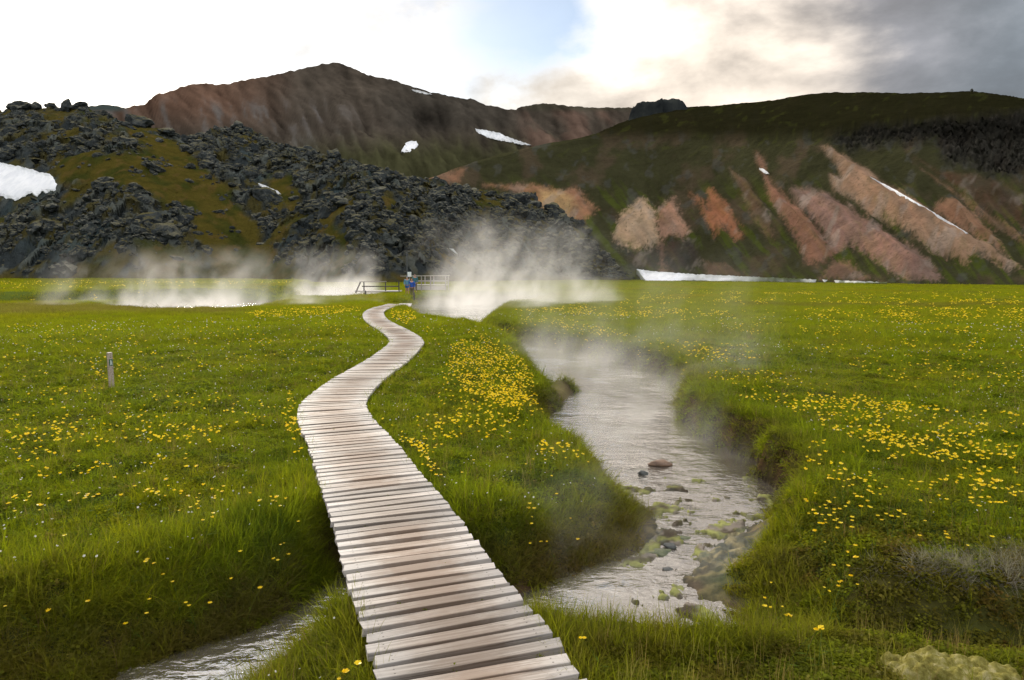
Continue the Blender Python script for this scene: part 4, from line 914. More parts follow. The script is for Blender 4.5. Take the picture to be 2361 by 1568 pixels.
# extra grass on the stream banks, where the slope is steep
x, y = fan(90000, 3.0, 45, 1.4); scatter(x, y, lambda x, y, wd, bd: np.where(rng.random(len(x)) < 0.45, rng.integers(4, 7, len(x)), np.where(rng.random(len(x)) < 0.5, rng.integers(7, 10, len(x)), rng.integers(0, 4, len(x)))),
                                         lambda x, y, wd, bd: np.stack([np.clip(np.hypot(x, y) / 7, 1, 4)] * 2 + [0.6 + 0.5 * rng.random(len(x))], -1), dens=lambda x, y, wd, bd: (wd < 0.75) * 0.85 * sstep(wd, 0.0, 0.12), tilt=0.75)
# long tufts on the bank of the lower stream, left of the walk
x = rng.uniform(-4.2, -0.9, 2600); y = rng.uniform(4.6, 6.9, 2600); scatter(x, y, lambda x, y, wd, bd: rng.integers(4, 7, len(x)), lambda x, y, wd, bd: np.stack([np.ones(len(x)) * 1.1] * 2 + [0.75 + 0.5 * rng.random(len(x))], -1), dens=lambda x, y, wd, bd: sstep(wd, 1.5, 0.4) * sstep(wd, 0.1, 0.3) * 0.6, tilt=0.9)
# small shoots in the plank gaps, tiny herb tufts at the walk's edge
sg = rng.uniform(0.5, 30, 420); pts = np.array([along(q) for q in sg]); off = rng.uniform(-0.46, 0.46, 420); P.append(np.stack([pts[:, 0] + off, pts[:, 1] + rng.normal(0, .03, 420), np.full(420, -0.035)], -1)); RT.append(np.stack([np.zeros(420), np.zeros(420), rng.uniform(0, 6, 420)], -1)); SC.append(np.tile([0.35, 0.35, 0.5], (420, 1)) * rng.uniform(.5, 1.2, (420, 1))); ID.append(rng.integers(7, 10, 420)); TI.append(np.tile([0.12, 0.14, 0.015], (420, 1)))
x, y = fan(60000, 2.6, 30, 1.3); scatter(x, y, lambda x, y, wd, bd: rng.integers(0, 7, len(x)), lambda x, y, wd, bd: np.stack([np.clip(np.hypot(x, y) / 7, 1, 4)] * 2 + [0.7 + 0.5 * rng.random(len(x))], -1), dens=lambda x, y, wd, bd: sstep(bd, 0.75, 0.55), bdmin=0.475)
# dry grey grass on the right bank, reddish seed stems on the crests by the water
def dry_tint(x, y, wd): return np.clip(np.array([0.26, 0.23, 0.19]) * (1 + 0.25 * rng.normal(0, 1, (len(x), 1))), 0.03, 1)
cxy = np.array([gp(u, v, -0.05) for u, v in ((2140, 1275), (2200, 1280), (2260, 1275), (2330, 1285), (2400, 1270))])
pk = cxy[rng.integers(0, 5, 110)] + rng.normal(0, 1, (110, 2)) * np.array([0.16, 0.05]); scatter(pk[:, 0], pk[:, 1], lambda x, y, wd, bd: rng.integers(4, 7, len(x)), lambda x, y, wd, bd: np.stack([np.ones(len(x)) * 0.8] * 2 + [0.35 + 0.25 * rng.random(len(x))], -1), tint=dry_tint, tilt=1.6)
def red_tint(x, y, wd): return np.clip(np.array([0.16, 0.075, 0.055]) * (1 + 0.3 * rng.normal(0, 1, (len(x), 1))), 0.02, 1)
x = rng.uniform(-1.4, 1.6, 5000); y = rng.uniform(3.5, 4.7, 5000); scatter(x, y, lambda x, y, wd, bd: rng.integers(13, 15, len(x)), lambda x, y, wd, bd: np.stack([np.ones(len(x))] * 2 + [0.5 + 0.5 * rng.random(len(x))], -1), dens=lambda x, y, wd, bd: sstep(wd, 0.7, 0.2) * 0.16, tint=red_tint)
x, y = fan(26000, 3, 28, 1.5); scatter(x, y, lambda x, y, wd, bd: rng.integers(13, 15, len(x)), lambda x, y, wd, bd: np.stack([np.clip(np.hypot(x, y) / 8, 1, 3)] * 2 + [0.7 + 0.6 * rng.random(len(x))], -1), dens=lambda x, y, wd, bd: 0.12 + 0 * x, tint=lambda x, y, wd: np.where(rng.random((len(x), 1)) < .5, red_tint(x, y, wd), dry_tint(x, y, wd) * np.array([.7, .6, .3])))
o = points_object('grass', np.concatenate(P), np.concatenate(RT), np.concatenate(SC), np.concatenate(ID), np.concatenate(TI), kinds); tag(o, 'thick green meadow grass and herbs covering the valley floor', 'grass', kind='stuff')
print('grass clumps', sum(len(q) for q in P))

# --- buttercups
def buttercup_head(seed, petals=5, r=0.0155, segs=True):
    rd = random.Random(seed); v = []; f = []; cup = rd.uniform(0.35, 0.9)
    for k in range(petals):
        a = 2 * math.pi * k / petals + rd.uniform(-.1, .1); ca, sa = math.cos(a), math.sin(a); n0 = len(v)
        for t, w in ((0.12, 0.12), (0.6, 0.52), (1.0, 0.34)):
            h = r * cup * t ** 1.6
            for s_ in (-1, 1): v.append((r * (t * ca - s_ * w * sa), r * (t * sa + s_ * w * ca), h + 0.12 * r))
        v.append((r * 1.12 * ca, r * 1.12 * sa, r * cup * 1.1)); f += [(n0, n0 + 1, n0 + 3, n0 + 2), (n0 + 2, n0 + 3, n0 + 5, n0 + 4), (n0 + 4, n0 + 5, n0 + 6)]
    n0 = len(v)                                          # low centre boss
    for k in range(6): v.append((0.28 * r * math.cos(k * 1.047), 0.28 * r * math.sin(k * 1.047), 0.2 * r))
    v.append((0, 0, 0.45 * r))
    for k in range(6): f.append((n0 + k, n0 + (k + 1) % 6, n0 + 6))
    return v, f
def stem_mesh(seed):
    r = random.Random(seed); mb = MB(); bx, by = r.uniform(-.15, .15), r.uniform(-.15, .15)
    mb.tube([(bx * (t ** 2 - 1), by * (t ** 2 - 1), -1 + t) for t in (0, .35, .7, 1)], [0.0022, 0.0018, 0.0015, 0.0012], 4)
    for k in range(2):                                    # a pair of narrow stem leaves
        t = 0.35 + 0.2 * k; a = r.uniform(0, 6.28); p = Vector((bx * (t * t - 1), by * (t * t - 1), -1 + t)); d = Vector((math.cos(a), math.sin(a), 0.25)); s_ = d.cross(Vector((0, 0, 1))).normalized() * 0.006; n0 = len(mb.v)
        mb.v += [p, p + d * 0.03 + s_, p + d * 0.06, p + d * 0.03 - s_]; mb.face([n0, n0 + 1, n0 + 2, n0 + 3])
    return mb.mesh('stem', M_stem)
heads = []
for s_ in range(5):
    v, f = buttercup_head(s_); me = bpy.data.meshes.new('flower_head'); me.from_pydata(v, [], f); me.materials.append(M_petal); me.update(); heads.append(me)
stems = [stem_mesh(s_) for s_ in range(4)]
# each patch: outline in photo pixels, number of flowers, where it grows
LEFTM, STRIPM, RIGHTM = 'yellow buttercup in the meadow round the wooden trail post', 'yellow buttercup on the grass strip between boardwalk and stream', 'yellow buttercup in the wide meadow across the stream'
NEARB = 'yellow buttercup on the grassy bank beside the bridge end of the boardwalk'
patches = [
    ([(0, 985), (120, 950), (330, 950), (520, 975), (500, 1040), (330, 1010), (150, 1040), (0, 1070)], 170, LEFTM),
    ([(0, 1050), (250, 1030), (500, 1040), (520, 1110), (280, 1130), (100, 1170), (0, 1160)], 70, LEFTM),
    ([(0, 1170), (180, 1180), (480, 1100), (720, 1110), (730, 1180), (420, 1300), (200, 1340), (0, 1380)], 48, LEFTM),
    ([(0, 870), (240, 880), (600, 900), (660, 940), (600, 980), (300, 950), (0, 950)], 110, LEFTM),
    ([(665, 890), (700, 880), (705, 920), (690, 960), (700, 1020), (680, 1030), (660, 980), (655, 930)], 75, LEFTM),
    ([(560, 1120), (690, 1090), (735, 1100), (730, 1250), (660, 1180)], 12, LEFTM),
    ([(0, 740), (600, 735), (830, 730), (860, 760), (700, 850), (300, 860), (0, 860)], 330, LEFTM),
    ([(560, 715), (700, 705), (830, 700), (840, 712), (760, 722), (600, 728)], 330, LEFTM),
    ([(1040, 790), (1090, 760), (1150, 775), (1190, 800), (1220, 840), (1250, 875), (1255, 920), (1170, 925), (1080, 890), (1030, 850)], 1250, STRIPM),
    ([(1020, 820), (1100, 840), (1230, 930), (1240, 980), (1150, 1000), (1040, 960), (1000, 900)], 230, STRIPM),
    ([(950, 950), (1020, 930), (1120, 950), (1060, 990), (1000, 1030), (940, 1010)], 90, STRIPM),
    ([(845, 930), (880, 945), (960, 1000), (1010, 1060), (1030, 1090), (1000, 1090), (940, 1030), (870, 970)], 110, STRIPM),
    ([(1180, 990), (1290, 1000), (1370, 1030), (1330, 1045), (1230, 1020)], 34, STRIPM), ([(1010, 1060), (1250, 1020), (1380, 1090), (1350, 1180), (1100, 1140)], 30, STRIPM),
    ([(900, 705), (950, 708), (962, 735), (930, 745), (900, 725)], 130, STRIPM), ([(965, 745), (1030, 755), (1040, 775), (1000, 800), (970, 780)], 22, STRIPM),
    ([(1125, 740), (1180, 725), (1330, 735), (1500, 775), (1480, 800), (1340, 790), (1200, 765)], 480, RIGHTM),
    ([(1180, 712), (1330, 700), (1500, 705), (1700, 715), (1600, 730), (1340, 725)], 420, RIGHTM),
    ([(1440, 770), (1580, 780), (1720, 790), (1760, 820), (1640, 830), (1500, 810)], 180, RIGHTM),
    ([(1620, 845), (1720, 840), (1850, 870), (2000, 900), (2100, 940), (2050, 1000), (1900, 960), (1760, 920), (1640, 880)], 300, RIGHTM),
    ([(1850, 890), (2100, 930), (2361, 960), (2361, 1060), (2100, 1040), (1900, 990)], 250, RIGHTM),
    ([(1840, 1010), (2000, 990), (2200, 1000), (2361, 1040), (2361, 1070), (2100, 1060), (1950, 1040), (1870, 1060)], 150, RIGHTM),
    ([(1850, 1050), (2000, 1070), (2060, 1120), (1960, 1170), (1880, 1150), (1850, 1090)], 80, RIGHTM),
    ([(2200, 1080), (2340, 1070), (2361, 1150), (2200, 1160)], 60, RIGHTM), ([(1850, 1090), (2361, 1080), (2361, 1200), (2000, 1230), (1900, 1210)], 55, RIGHTM),
    ([(1770, 790), (2361, 750), (2361, 900), (2100, 880)], 240, RIGHTM), ([(1500, 715), (2361, 700), (2361, 760), (1700, 770)], 420, RIGHTM),
    ([(1480, 668), (2361, 672), (2361, 700), (1400, 700)], 700, RIGHTM), ([(1880, 1400), (1910, 1415), (1890, 1450)], 4, NEARB), ([(1230, 1390), (1640, 1405), (1700, 1500), (1300, 1560)], 8, NEARB), ([(790, 1440), (830, 1450), (840, 1560), (760, 1560)], 4, NEARB),
    ([(0, 660), (300, 657), (700, 660), (715, 668), (400, 670), (0, 674)], 420, LEFTM), ([(0, 674), (480, 672), (640, 678), (480, 688), (0, 692)], 120, LEFTM), ([(1850, 712), (2361, 708), (2361, 728), (1900, 728)], 260, RIGHTM),
    ([(1700, 1190), (1790, 1190), (1880, 1220), (1800, 1260)], 8, RIGHTM)]
FL = []
for pts, cnt, lab in patches:
    q = np.array(pts, float); lo, hi = q.min(0), q.max(0); got = 0
    for _ in range(60):
        # loose clusters, as buttercups grow
        c_ = lo + rng.random((max(4, cnt // 4), 2)) * (hi - lo); pp = c_[rng.integers(0, len(c_), cnt)] + rng.normal(0, 1, (cnt, 2)) * np.array([26, 9]) * np.clip(((hi[1] - 640) / 300), 0.15, 1)
        pp = pp[sdf(pp[:, 0], pp[:, 1], q, 30) < 0][:cnt - got]
        for u, v in pp:
            hgt = random.uniform(0.16, 0.30); xy = gp(u, v, hgt - 0.05); FL.append((float(xy[0]), float(xy[1]), hgt, lab))
        got += len(pp)
        if got >= cnt: break
for u, v in ((8, 1302), (55, 1363), (152, 1215), (200, 1272), (160, 1330), (190, 1336), (275, 1272), (12, 1368), (425, 1328), (345, 1222), (720, 1240), (100, 1292), (345, 1105), (175, 1128)): FL.append((*[float(q) for q in gp(u, v, 0.15)], 0.2, LEFTM))
fx = np.array([q[0] for q in FL]); fy = np.array([q[1] for q in FL]); fh = np.array([q[2] for q in FL]); fz, fwd, fbd = ground(fx, fy)
okf = np.where((fwd > 0.05) & (fbd > 0.53))[0]; dist = np.hypot(fx, fy); okf = okf[np.argsort(dist[okf])]
cap_n = {'yellow buttercup': 0}
for n_, i in enumerate(okf[:300]):
    top = fz[i] + fh[i]; h_ = fh[i] + 0.03
    st = add('buttercup', stems[n_ % 4], None, (fx[i], fy[i], top), (0, 0, random.uniform(0, 6.28)), (1, 1, h_)); tag(st, FL[i][3], 'flower', {LEFTM: 'buttercups round the trail post', STRIPM: 'buttercups between boardwalk and stream', RIGHTM: 'buttercups across the stream', NEARB: 'buttercups by the bridge end'}[FL[i][3]])
    hd = add('flower_head', heads[n_ % 5], st, (0, 0, 0), (random.uniform(-.5, .5), random.uniform(-.5, .5), random.uniform(0, 6.28))); s_ = random.uniform(0.6, 1.15); hd.scale = (s_, s_, s_ / h_)
def whole(seed, mat, head=True, k=1.0):
    v, f = buttercup_head(seed, 5, 0.0155 * k); n0 = len(v); r = random.Random(seed); me = bpy.data.meshes.new('small_flower'); v = v + [(-.0015, 0, 0.002), (.0015, 0, 0.002), (0.02, 0.01, -0.28)]; f = f + [(n0, n0 + 1, n0 + 2)]
    me.from_pydata(v, [], f); me.materials.append(mat); me.materials.append(M_stem); me.polygons[len(f) - 1].material_index = 1; me.update(); return me
ii = okf[300:]; dd = dist[ii]; sc = np.clip(dd / 14, 1, 4.2) ** 0.75 * rng.uniform(.8, 1.3, len(ii)); zs = fz[ii] + fh[ii] * 0.95
o = points_object('buttercups', np.stack([fx[ii], fy[ii], zs], -1), np.stack([rng.uniform(-.5, .5, len(ii)), rng.uniform(-.5, .5, len(ii)), rng.uniform(0, 6.28, len(ii))], -1), np.stack([sc, sc, np.clip(sc, 1, 2)], -1), rng.integers(0, 4, len(ii)), np.ones((len(ii), 3)), [whole(50 + q, M_petal) for q in range(4)])
tag(o, 'countless small yellow buttercups farther out over the meadow', 'flowers', kind='stuff')
x, y = fan(5200, 3, 32, 1.3); z_, wd_, bd_ = ground(x, y); kp = (wd_ > 0.5) & (bd_ > 0.55) & ((fbm(x, y, 4, 3, 601) > -0.05) | (x < -1)); x, y, z_ = x[kp], y[kp], z_[kp]; n = len(x); sc = np.clip(np.hypot(x, y) / 14, 0.8, 2) * rng.uniform(.35, .75, n)
o = points_object('white_meadow_flowers', np.stack([x, y, z_ + rng.uniform(.12, .22, n)], -1), np.stack([rng.uniform(-.8, .8, n), rng.uniform(-.8, .8, n), rng.uniform(0, 6.28, n)], -1), np.stack([sc] * 3, -1), rng.integers(0, 3, n), np.ones((n, 3)), [whole(70 + q, M_white) for q in range(3)])
tag(o, 'tiny white flowers sprinkled through the grass', 'flowers', kind='stuff')

# ------------------------------------------------------------------ stones in the stream, moss mound
def stone(u, v, zc, size, me_i, mat, label, rot=0.0):
    xy = gp(u, v, WATER); me = make_rock(100 + me_i, 3, 0.22); me.name = 'stream_stone'; me.materials.append(mat)
    for p_ in me.polygons: p_.use_smooth = True
    o = add('stream_stone', me, None, (float(xy[0]), float(xy[1]), WATER + zc), (0.05, 0.05, rot), size); tag(o, label, 'stone', 'stones in the stream')
stone(1525, 1072, 0.01, (0.17, 0.12, 0.085), 1, M_stone_brown, 'brown rounded stone, the biggest standing in the stream', 0.2)
stone(1482, 1094, 0.01, (0.06, 0.05, 0.055), 2, M_stone_dark, 'small dark stone standing beside the brown one')
stone(1520, 1275, 0.0, (0.17, 0.07, 0.045), 3, M_stone_algae, 'long flat slab with green algae off the mossy point', 0.25)
stone(1545, 1262, 0.015, (0.09, 0.05, 0.04), 4, M_stone_dark, 'dark angular stone lying on the algae slab', 0.4)
stone(1540, 1312, 0.0, (0.07, 0.035, 0.022), 5, M_stone_dark, 'low dark stone just breaking the water near the slab', 0.1)
stone(1425, 1098, -0.005, (0.05, 0.03, 0.02), 6, M_stone_dark, 'tiny wet pebble under the flowery bank')
stone(1575, 1240, 0.0, (0.09, 0.05, 0.025), 7, M_stone_algae, 'flat algae-green stone at the edge of the yellow mats', 0.1)
M_mosspale = stone_material('pale_moss', (0.10, 0.085, 0.02), (0.22, 0.20, 0.055), (0.36, 0.32, 0.16), 0.95, 22)
bm = bmesh.new(); bmesh.ops.create_grid(bm, x_segments=110, y_segments=60, size=1.0)
gxm = np.array([v.co.x for v in bm.verts]) * 0.42; gym = np.array([v.co.y for v in bm.verts]) * 0.22
edm = 1 - np.hypot(gxm / 0.42, gym / 0.22) + 0.35 * fbm(gxm, gym, 0.16, 3, 91); f1_, f2_, rv_ = worley(gxm + 0.02 * fbm(gxm, gym, .05, 2, 92), gym, 0.07, 9); f1c_, _, _ = worley(gxm, gym, 0.025, 10)
hm = 0.13 * sstep(edm, 0.0, 0.6) + sstep(edm, 0.0, 0.3) * (0.04 * (0.7 - f1_) + 0.012 * rv_ + 0.012 * (0.6 - f1c_)) - 0.09
for v, h_ in zip(bm.verts, hm): v.co = Vector((v.co.x * 0.42, v.co.y * 0.22, float(h_)))
me = bpy.data.meshes.new('moss_mound'); bm.to_mesh(me); bm.free(); me.materials.append(M_mosspale)
for p_ in me.polygons: p_.use_smooth = True
xy = gp(2200, 1560, -0.1); zg = float(ground(np.array([xy[0]]), np.array([xy[1]]))[0][0]); o = add('moss_mound', me, None, (float(xy[0]), float(xy[1]), zg + 0.05), (0.05, 0, -0.25)); tag(o, 'pale yellow lumpy moss mound in the dark hollow of the bank', 'moss')

# ------------------------------------------------------------------ trail post
M_post = wood_material('post_wood', (0.40, 0.34, 0.28), (0.28, 0.23, 0.18), (0.14, 0.10, 0.08)); M_sign = plain('green_plate', (0.012, 0.10, 0.055), 0.4, 0.1); M_signw = plain('white_paint', (0.75, 0.80, 0.80), 0.5, 0.05)
px_, py_ = gp(257, 882, -0.05); pz = float(ground(np.array([px_]), np.array([py_]))[0][0])
post = bpy.data.objects.new('trail_post', None); C.objects.link(post); post.location = (float(px_), float(py_), pz); post.rotation_euler = (0, R(-1.2), R(-40)); tag(post, 'square wooden trail post with a small green walker plate', 'trail post')
mb = MB().box((0, 0, -0.2), (0, 0, 0.70), 0.075, 0.075); add('shaft', mb.mesh('shaft', M_post, bevel=0.005), post)
face = MB().box((0.0402, 0.0, 0.455), (0.0402, 0.0, 0.575), 0.058, 0.005, up=(1, 0, 0)); pl = add('plate', face.mesh('plate', M_sign), post); 
# the walker: head, trunk, striding legs, as thin raised shapes on the plate
w = MB(); X = 0.0436
def strip(p0, p1, wd_): 
    w.box((X, p0[0], 0.515 + p0[1]), (X, p1[0], 0.515 + p1[1]), 0.0015, wd_, up=(0, 1, 0)) if False else w.box((X, p0[0], 0.515 + p0[1]), (X, p1[0], 0.515 + p1[1]), wd_, 0.0015, up=(1, 0, 0))
strip((0, .034), (0, .046), .013); strip((-.001, -.008), (0, .031), .016); strip((-.002, -.006), (-.012, -.048), .009); strip((.001, -.006), (.013, -.046), .009); strip((0, .022), (.015, .002), .006); strip((.017, .010), (.020, -.046), .004)
add('walker_symbol', w.mesh('walker_symbol', M_signw), pl)
add('bolt', MB().tube([(0.0375, -0.005, 0.61), (0.041, -0.005, 0.61)], 0.008, 8).mesh('bolt', M_darkwood), post)

# ------------------------------------------------------------------ bathing platform with railings, pole, marker posts
plat = bpy.data.objects.new('platform', None); C.objects.link(plat); tag(plat, 'raised wooden bathing platform with railings and a lower landing beside the hot pool', 'platform')
def beamo(name, a_, b_, w_, h_, mat): return add(name, MB().box(a_, b_, w_, h_).mesh(name, mat), plat)
DX0, DX1, DY0, DY1, DZ = -10.9, -7.2, 75.0, 78.0, 0.55
beamo('deck', (DX0, (DY0 + DY1) / 2, DZ), (DX1, (DY0 + DY1) / 2, DZ), DY1 - DY0, 0.10, M_rail)
beamo('fascia', (DX0, DY0 - 0.03, DZ - 0.3), (DX1, DY0 - 0.03, DZ - 0.3), 0.05, 0.42, M_plank)
for x_ in (-11.2, -9.9, -8.9, -7.25):
    for yy in (DY0 - 0.1, DY1): beamo('post', (x_, yy, -0.3), (x_, yy, DZ + 0.98), 0.11, 0.11, M_beam)
for yy in (DY0 - 0.1, DY1):
    beamo('top_rail', (-12.2, yy, DZ + 1.0), (-7.1, yy, DZ + 1.03), 0.14, 0.06, M_rail)
    beamo('mid_rail', (-11.2, yy, DZ + 0.45), (-7.2, yy, DZ + 0.45), 0.05, 0.10, M_plank)
beamo('landing', (-15.3, 67.5, 0.12), (-11.0, 67.5, 0.12), 2.0, 0.10, M_plank)
for x_ in (-14.4, -12.3, -11.0): beamo('post', (x_, 66.6, -0.3), (x_, 66.6, 1.05), 0.10, 0.10, M_darkwood)
beamo('top_rail', (-14.7, 66.6, 1.06), (-12.2, 66.6, 1.06), 0.12, 0.06, M_rail); beamo('mid_rail', (-14.6, 66.6, 0.60), (-11.0, 66.6, 0.60), 0.05, 0.10, M_darkwood)
beamo('brace', (-15.2, 66.5, -0.05), (-14.7, 66.5, 1.05), 0.12, 0.12, M_beam); beamo('step', (-14.6, 66.0, 0.02), (-12.9, 66.0, 0.02), 0.3, 0.06, M_rail)
M_pole = plain('grey_pole', (0.06, 0.07, 0.075), 0.6)
pole = bpy.data.objects.new('info_pole', None); C.objects.link(pole); pole.location = (-11.0, 72.0, 0.0); tag(pole, 'tall thin dark pole with a small white board behind the hikers', 'pole')
add('shaft', MB().tube([(0, 0, -0.4), (0, 0, 4.1)], [0.07, 0.055], 8).mesh('shaft', M_pole), pole); add('board', MB().box((0.05, -0.1, 1.75), (0.45, -0.1, 1.75), 0.03, 0.5).mesh('board', M_signw), pole)
def marker(u, v0, label, hh, grp):
    xy = gp(u, v0, 0.0); o = add('marker_post', MB().tube([(0, 0, -0.3), (0, 0, hh * 0.9), (0, 0, hh)], [0.13, 0.12, 0.06], 8).mesh('marker_post', M_rail), None, (float(xy[0]), float(xy[1]), 0)); tag(o, label, 'post', grp)
for u in (2197, 2209, 2220): marker(u, 654, 'short pale post in the row of three at the hillside foot', 1.05, 'three posts at the hillside foot')
def stake(u, v0, hh, label):
    xy = gp(u, v0, -0.05); o = add('stake', MB().tube([(0, 0, -0.2), (0, 0, hh * 0.85), (0, 0, hh)], [0.07, 0.065, 0.03], 8).mesh('stake', M_darkwood), None, (float(xy[0]), float(xy[1]), -0.05)); tag(o, label, 'stake')
stake(955, 686, 0.42, 'short dark stake in the grass in front of the hikers'); stake(843, 682, 0.45, 'short dark stake beside the landing brace at the pool')

# ------------------------------------------------------------------ hikers
M_skin = plain('skin', (0.42, 0.24, 0.17), 0.6, 0.1); 
def skin_body(name, joints, edges, mat, parent, root=0, levels=2):
    me = bpy.data.meshes.new(name); me.from_pydata([j[0] for j in joints], edges, []); o = add(name, me, parent); me.materials.append(mat)
    md = o.modifiers.new('skin', 'SKIN'); md.use_smooth_shade = True; me.skin_vertices.new() if not me.skin_vertices else None
    for i, j in enumerate(joints): sv = me.skin_vertices[0].data[i]; sv.radius = j[1]; sv.use_root = (i == root)
    sb = o.modifiers.new('sub', 'SUBSURF'); sb.levels = levels; sb.render_levels = levels; return o
def hiker(loc, rz, jacket, trousers, legs_bare, label, height, hat, pack=None, hood=False, lean=0.0, stride=0.12):
    s_ = height / 1.75; J = lambda x, y, z, a_, b_=None: ((x * s_, y * s_, z * s_), (a_ * s_, (b_ or a_) * s_))
    body = [J(0, 0, .95, .15, .11), J(0, 0, 1.18, .135, .10), J(0, -lean * .5, 1.40, .15, .10), J(0, -lean, 1.50, .055), J(0, -lean, 1.57, .055), J(0, -lean - .01, 1.64, .085, .095), J(0, -lean, 1.72, .065, .075),
            J(.19, -lean * .5, 1.42, .062), J(.25, .02, 1.16, .048), J(.24, -.10, .93, .038), J(.24, -.13, .84, .034, .02), J(.24, -.15, .77, .02, .012),
            J(-.19, -lean * .5, 1.42, .062), J(-.25, .02, 1.16, .048), J(-.24, -.08, .93, .038), J(-.24, -.11, .84, .034, .02), J(-.24, -.13, .77, .02, .012),
            J(.10, 0, .86, .095), J(.105, -stride, .50, .065), J(.11, -stride * .8, .10, .045), J(.115, -stride * .8 - .12, .035, .04, .03), J(-.10, 0, .86, .095), J(-.105, stride * .3, .50, .065), J(-.11, stride, .10, .045), J(-.115, stride - .12, .035, .04, .03)]
    ed = [(0, 1), (1, 2), (2, 3), (3, 4), (4, 5), (5, 6), (2, 7), (7, 8), (8, 9), (9, 10), (10, 11), (2, 12), (12, 13), (13, 14), (14, 15), (15, 16), (0, 17), (17, 18), (18, 19), (19, 20), (0, 21), (21, 22), (22, 23), (23, 24)]
    o = skin_body('person', body, ed, M_skin, None); o.location = loc; o.rotation_euler = (0, 0, rz); tag(o, label, 'person', 'hikers at the platform')
    top = [J(0, 0, .88, .20, .15), J(0, 0, 1.05, .185, .14), J(0, 0, 1.22, .175, .135), J(0, -lean * .5, 1.42, .17, .12), J(.20, -lean * .5, 1.42, .085), J(.27, .02, 1.16, .07), J(.255, -.10, .94, .055), J(-.20, -lean * .5, 1.42, .085), J(-.27, .02, 1.16, .07), J(-.255, -.08, .94, .055)]
    skin_body('jacket', top, [(0, 1), (1, 2), (2, 3), (3, 4), (4, 5), (5, 6), (3, 7), (7, 8), (8, 9)], jacket, o)
    kz = .60 if legs_bare else .12; low = [J(0, 0, .95, .17, .13), J(.10, 0, .84, .115), J(.107, -stride * .9, kz if legs_bare else .50, .085 if legs_bare else .08), J(-.10, 0, .84, .115), J(-.107, stride * .3, kz if legs_bare else .50, .085 if legs_bare else .08)]; e2 = [(0, 1), (1, 2), (0, 3), (3, 4)]
    if not legs_bare: low += [J(.11, -stride * .8, .12, .065), J(-.11, stride, .12, .065)]; e2 += [(2, 5), (4, 6)]
    skin_body('trousers', low, e2, trousers, o)
    skin_body('hood' if hood else 'hair', [J(0, -lean + .03, 1.56, .06), J(0, -lean + .025, 1.66, .105, .10), J(0, -lean + .02, 1.745, .085, .09)], [(0, 1), (1, 2)], hat, o)
    if pack: skin_body('backpack', [J(0, .20, .98, .14, .10), J(0, .22, 1.2, .16, .11), J(0, .20, 1.42, .13, .09)], [(0, 1), (1, 2)], pack, o)
    for sx in (-1, 1):
        yy = (stride if sx < 0 else -stride * .8); skin_body('boot', [J(sx * .112, yy + .01, .06, .06, .055), J(sx * .116, yy - .13, .045, .055, .04)], [(0, 1)], M_boot, o, levels=1)
M_boot = plain('boot', (0.06, 0.045, 0.035)); M_blue = plain('blue_jacket', (0.012, 0.085, 0.42), 0.6, 0.2, 8); M_ltblue = plain('pale_blue_jacket', (0.10, 0.26, 0.38), 0.7, 0.2, 8); M_shorts = plain('blue_shorts', (0.01, 0.12, 0.42)); M_olive = plain('olive_trousers', (0.13, 0.105, 0.07)); M_teal = plain('teal_jacket', (0.03, 0.14, 0.17)); M_hair = plain('brown_hair', (0.12, 0.06, 0.035)); M_dark = plain('dark_cap', (0.02, 0.025, 0.035)); M_packm = plain('grey_pack', (0.28, 0.24, 0.28))
def feet(u, v, z=0.0): xy = gp(u, v, z); return (float(xy[0]), float(xy[1]), float(ground(np.array([xy[0]]), np.array([xy[1]]))[0][0]) + 0.02)
hiker(feet(939, 677), 0.15, M_ltblue, M_shorts, True, 'hiker in a pale blue hooded jacket and bright blue shorts', 1.66, M_ltblue, M_packm, True, 0.03)
hiker(feet(950, 677), -0.1, M_blue, M_olive, False, 'hiker in a vivid blue jacket and olive trousers', 1.74, M_hair, None, False, 0.03, 0.08)
hiker(feet(957, 674), 0.3, M_teal, M_olive, False, 'hiker in a teal jacket and dark cap, half hidden by the vivid blue one', 1.80, M_dark, None, False, 0.0, 0.05)

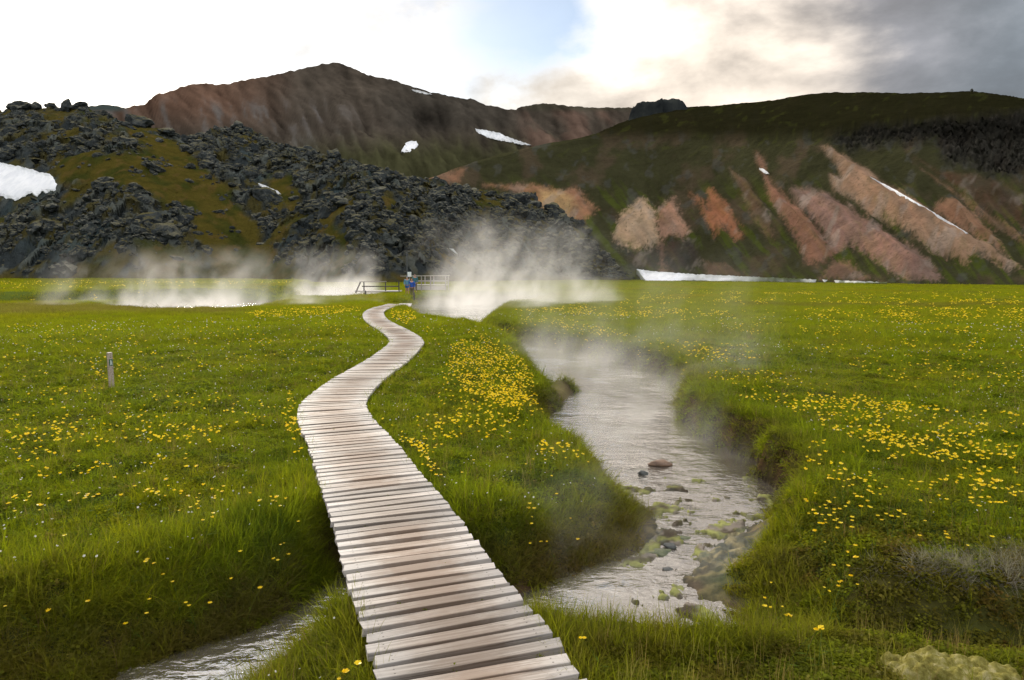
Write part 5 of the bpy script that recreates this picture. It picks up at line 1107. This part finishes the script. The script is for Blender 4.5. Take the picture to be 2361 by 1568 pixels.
# ------------------------------------------------------------------ steam
def steam(name, centre, size, rot, dens, nscale, stretch_z, thr, label, soft=0.22, rise=1.0, step=0.5, seed=0.0):
    """a closed dome of drifting vapour, thickest at the water"""
    bm = bmesh.new(); bmesh.ops.create_cone(bm, cap_ends=True, segments=24, radius1=1.0, radius2=1.0, depth=1.0, matrix=Matrix.Translation((0, 0, 0.5)))
    me = bpy.data.meshes.new(name); bm.to_mesh(me); bm.free()
    m, t = material(name); tc = t.n('ShaderNodeTexCoord').outputs['Object']; co = t.n('ShaderNodeNewGeometry').outputs['Position']
    sep = t.n('ShaderNodeSeparateXYZ', {0: tc}); zc = sep.outputs[2]
    r = t.vmath('LENGTH', t.vmath('MULTIPLY', tc, (1, 1, 0))); edge = t.smooth(r, 1.0, 0.45)
    base = t.math('POWER', t.smooth(zc, 0.55, 0.0), 2.0)
    hgt = t.math('MULTIPLY', t.math('ADD', t.math('MULTIPLY', base, 0.8), 0.35), t.smooth(zc, 0.98, 0.45))
    wz = t.n('ShaderNodeSeparateXYZ', {0: co}).outputs[2]
    drift = t.n('ShaderNodeCombineXYZ', {0: t.math('MULTIPLY', wz, -0.25), 1: 0.0, 2: 0.0}).outputs[0]
    q = t.vmath('ADD', t.vmath('MULTIPLY', t.vmath('ADD', co, drift), (1.0, 1.0, stretch_z)), (seed, seed * 1.3, seed * 0.7))
    nn = t.noise(q, nscale * 1.15, 6, 0.58, 0.45)
    wsp = t.smooth(t.math('SUBTRACT', t.math('ADD', nn, t.math('MULTIPLY', base, 0.06)), t.math('MULTIPLY', t.math('SUBTRACT', 1.0, edge), 0.10)), thr, thr + soft)
    patch = t.smooth(t.noise(t.vmath('ADD', q, (11.0, 5.0, 3.0)), nscale * 0.42, 2, 0.5, 0.6), 0.38, 0.62)
    d = t.math('MULTIPLY', t.math('MULTIPLY', edge, hgt), t.math('MULTIPLY', t.math('MULTIPLY', wsp, t.math('ADD', patch, 0.10)), dens))
    pv = t.n('ShaderNodeVolumePrincipled', {'Color': (1.0, 0.985, 0.955, 1), 'Density': d, 'Anisotropy': 0.25})
    t.n('ShaderNodeOutputMaterial', {'Volume': pv.outputs[0]}); me.materials.append(m)
    m.cycles.volume_step_rate = step
    o = add(name, me, None, centre, (0, 0, rot), size); tag(o, label, 'steam', kind='stuff'); return o
def at_pix(u, v, z): xy = gp(u, v, z); return (float(xy[0]), float(xy[1]), z)
SW = WATER + 0.03
steam('steam', at_pix(480, 716, SW), (13, 8, 4.6), 0.1, 0.55, 0.40, 0.8, 0.45, 'steam rising from the hot pool before the lava hill', soft=0.28, seed=1.0)
steam('steam', at_pix(770, 682, SW), (7.5, 9, 6.0), 0.0, 0.32, 0.34, 0.8, 0.44, 'steam over the pool beside the platform landing', soft=0.28, seed=4.0)
steam('steam', at_pix(1190, 712, SW), (8.5, 12, 7.0), -0.1, 0.50, 0.38, 0.8, 0.44, 'tall steam cloud over the widening of the stream', soft=0.26, seed=8.3)
steam('steam', at_pix(1440, 845, SW), (4.4, 9.0, 3.6), 0.25, 0.16, 0.8, 0.75, 0.44, 'thin mist drifting along the stream bend', soft=0.26, seed=2.2)
steam('steam', at_pix(1480, 1000, SW), (2.0, 3.0, 1.7), 0.1, 0.22, 1.3, 0.75, 0.46, 'low mist over the middle reach of the stream', soft=0.26, seed=6.1)
steam('steam', at_pix(1290, 1230, SW), (1.2, 1.6, 1.1), 0.2, 0.45, 1.4, 0.8, 0.45, 'faint mist clinging to the mossy point by the bridge', soft=0.26, seed=3.7)
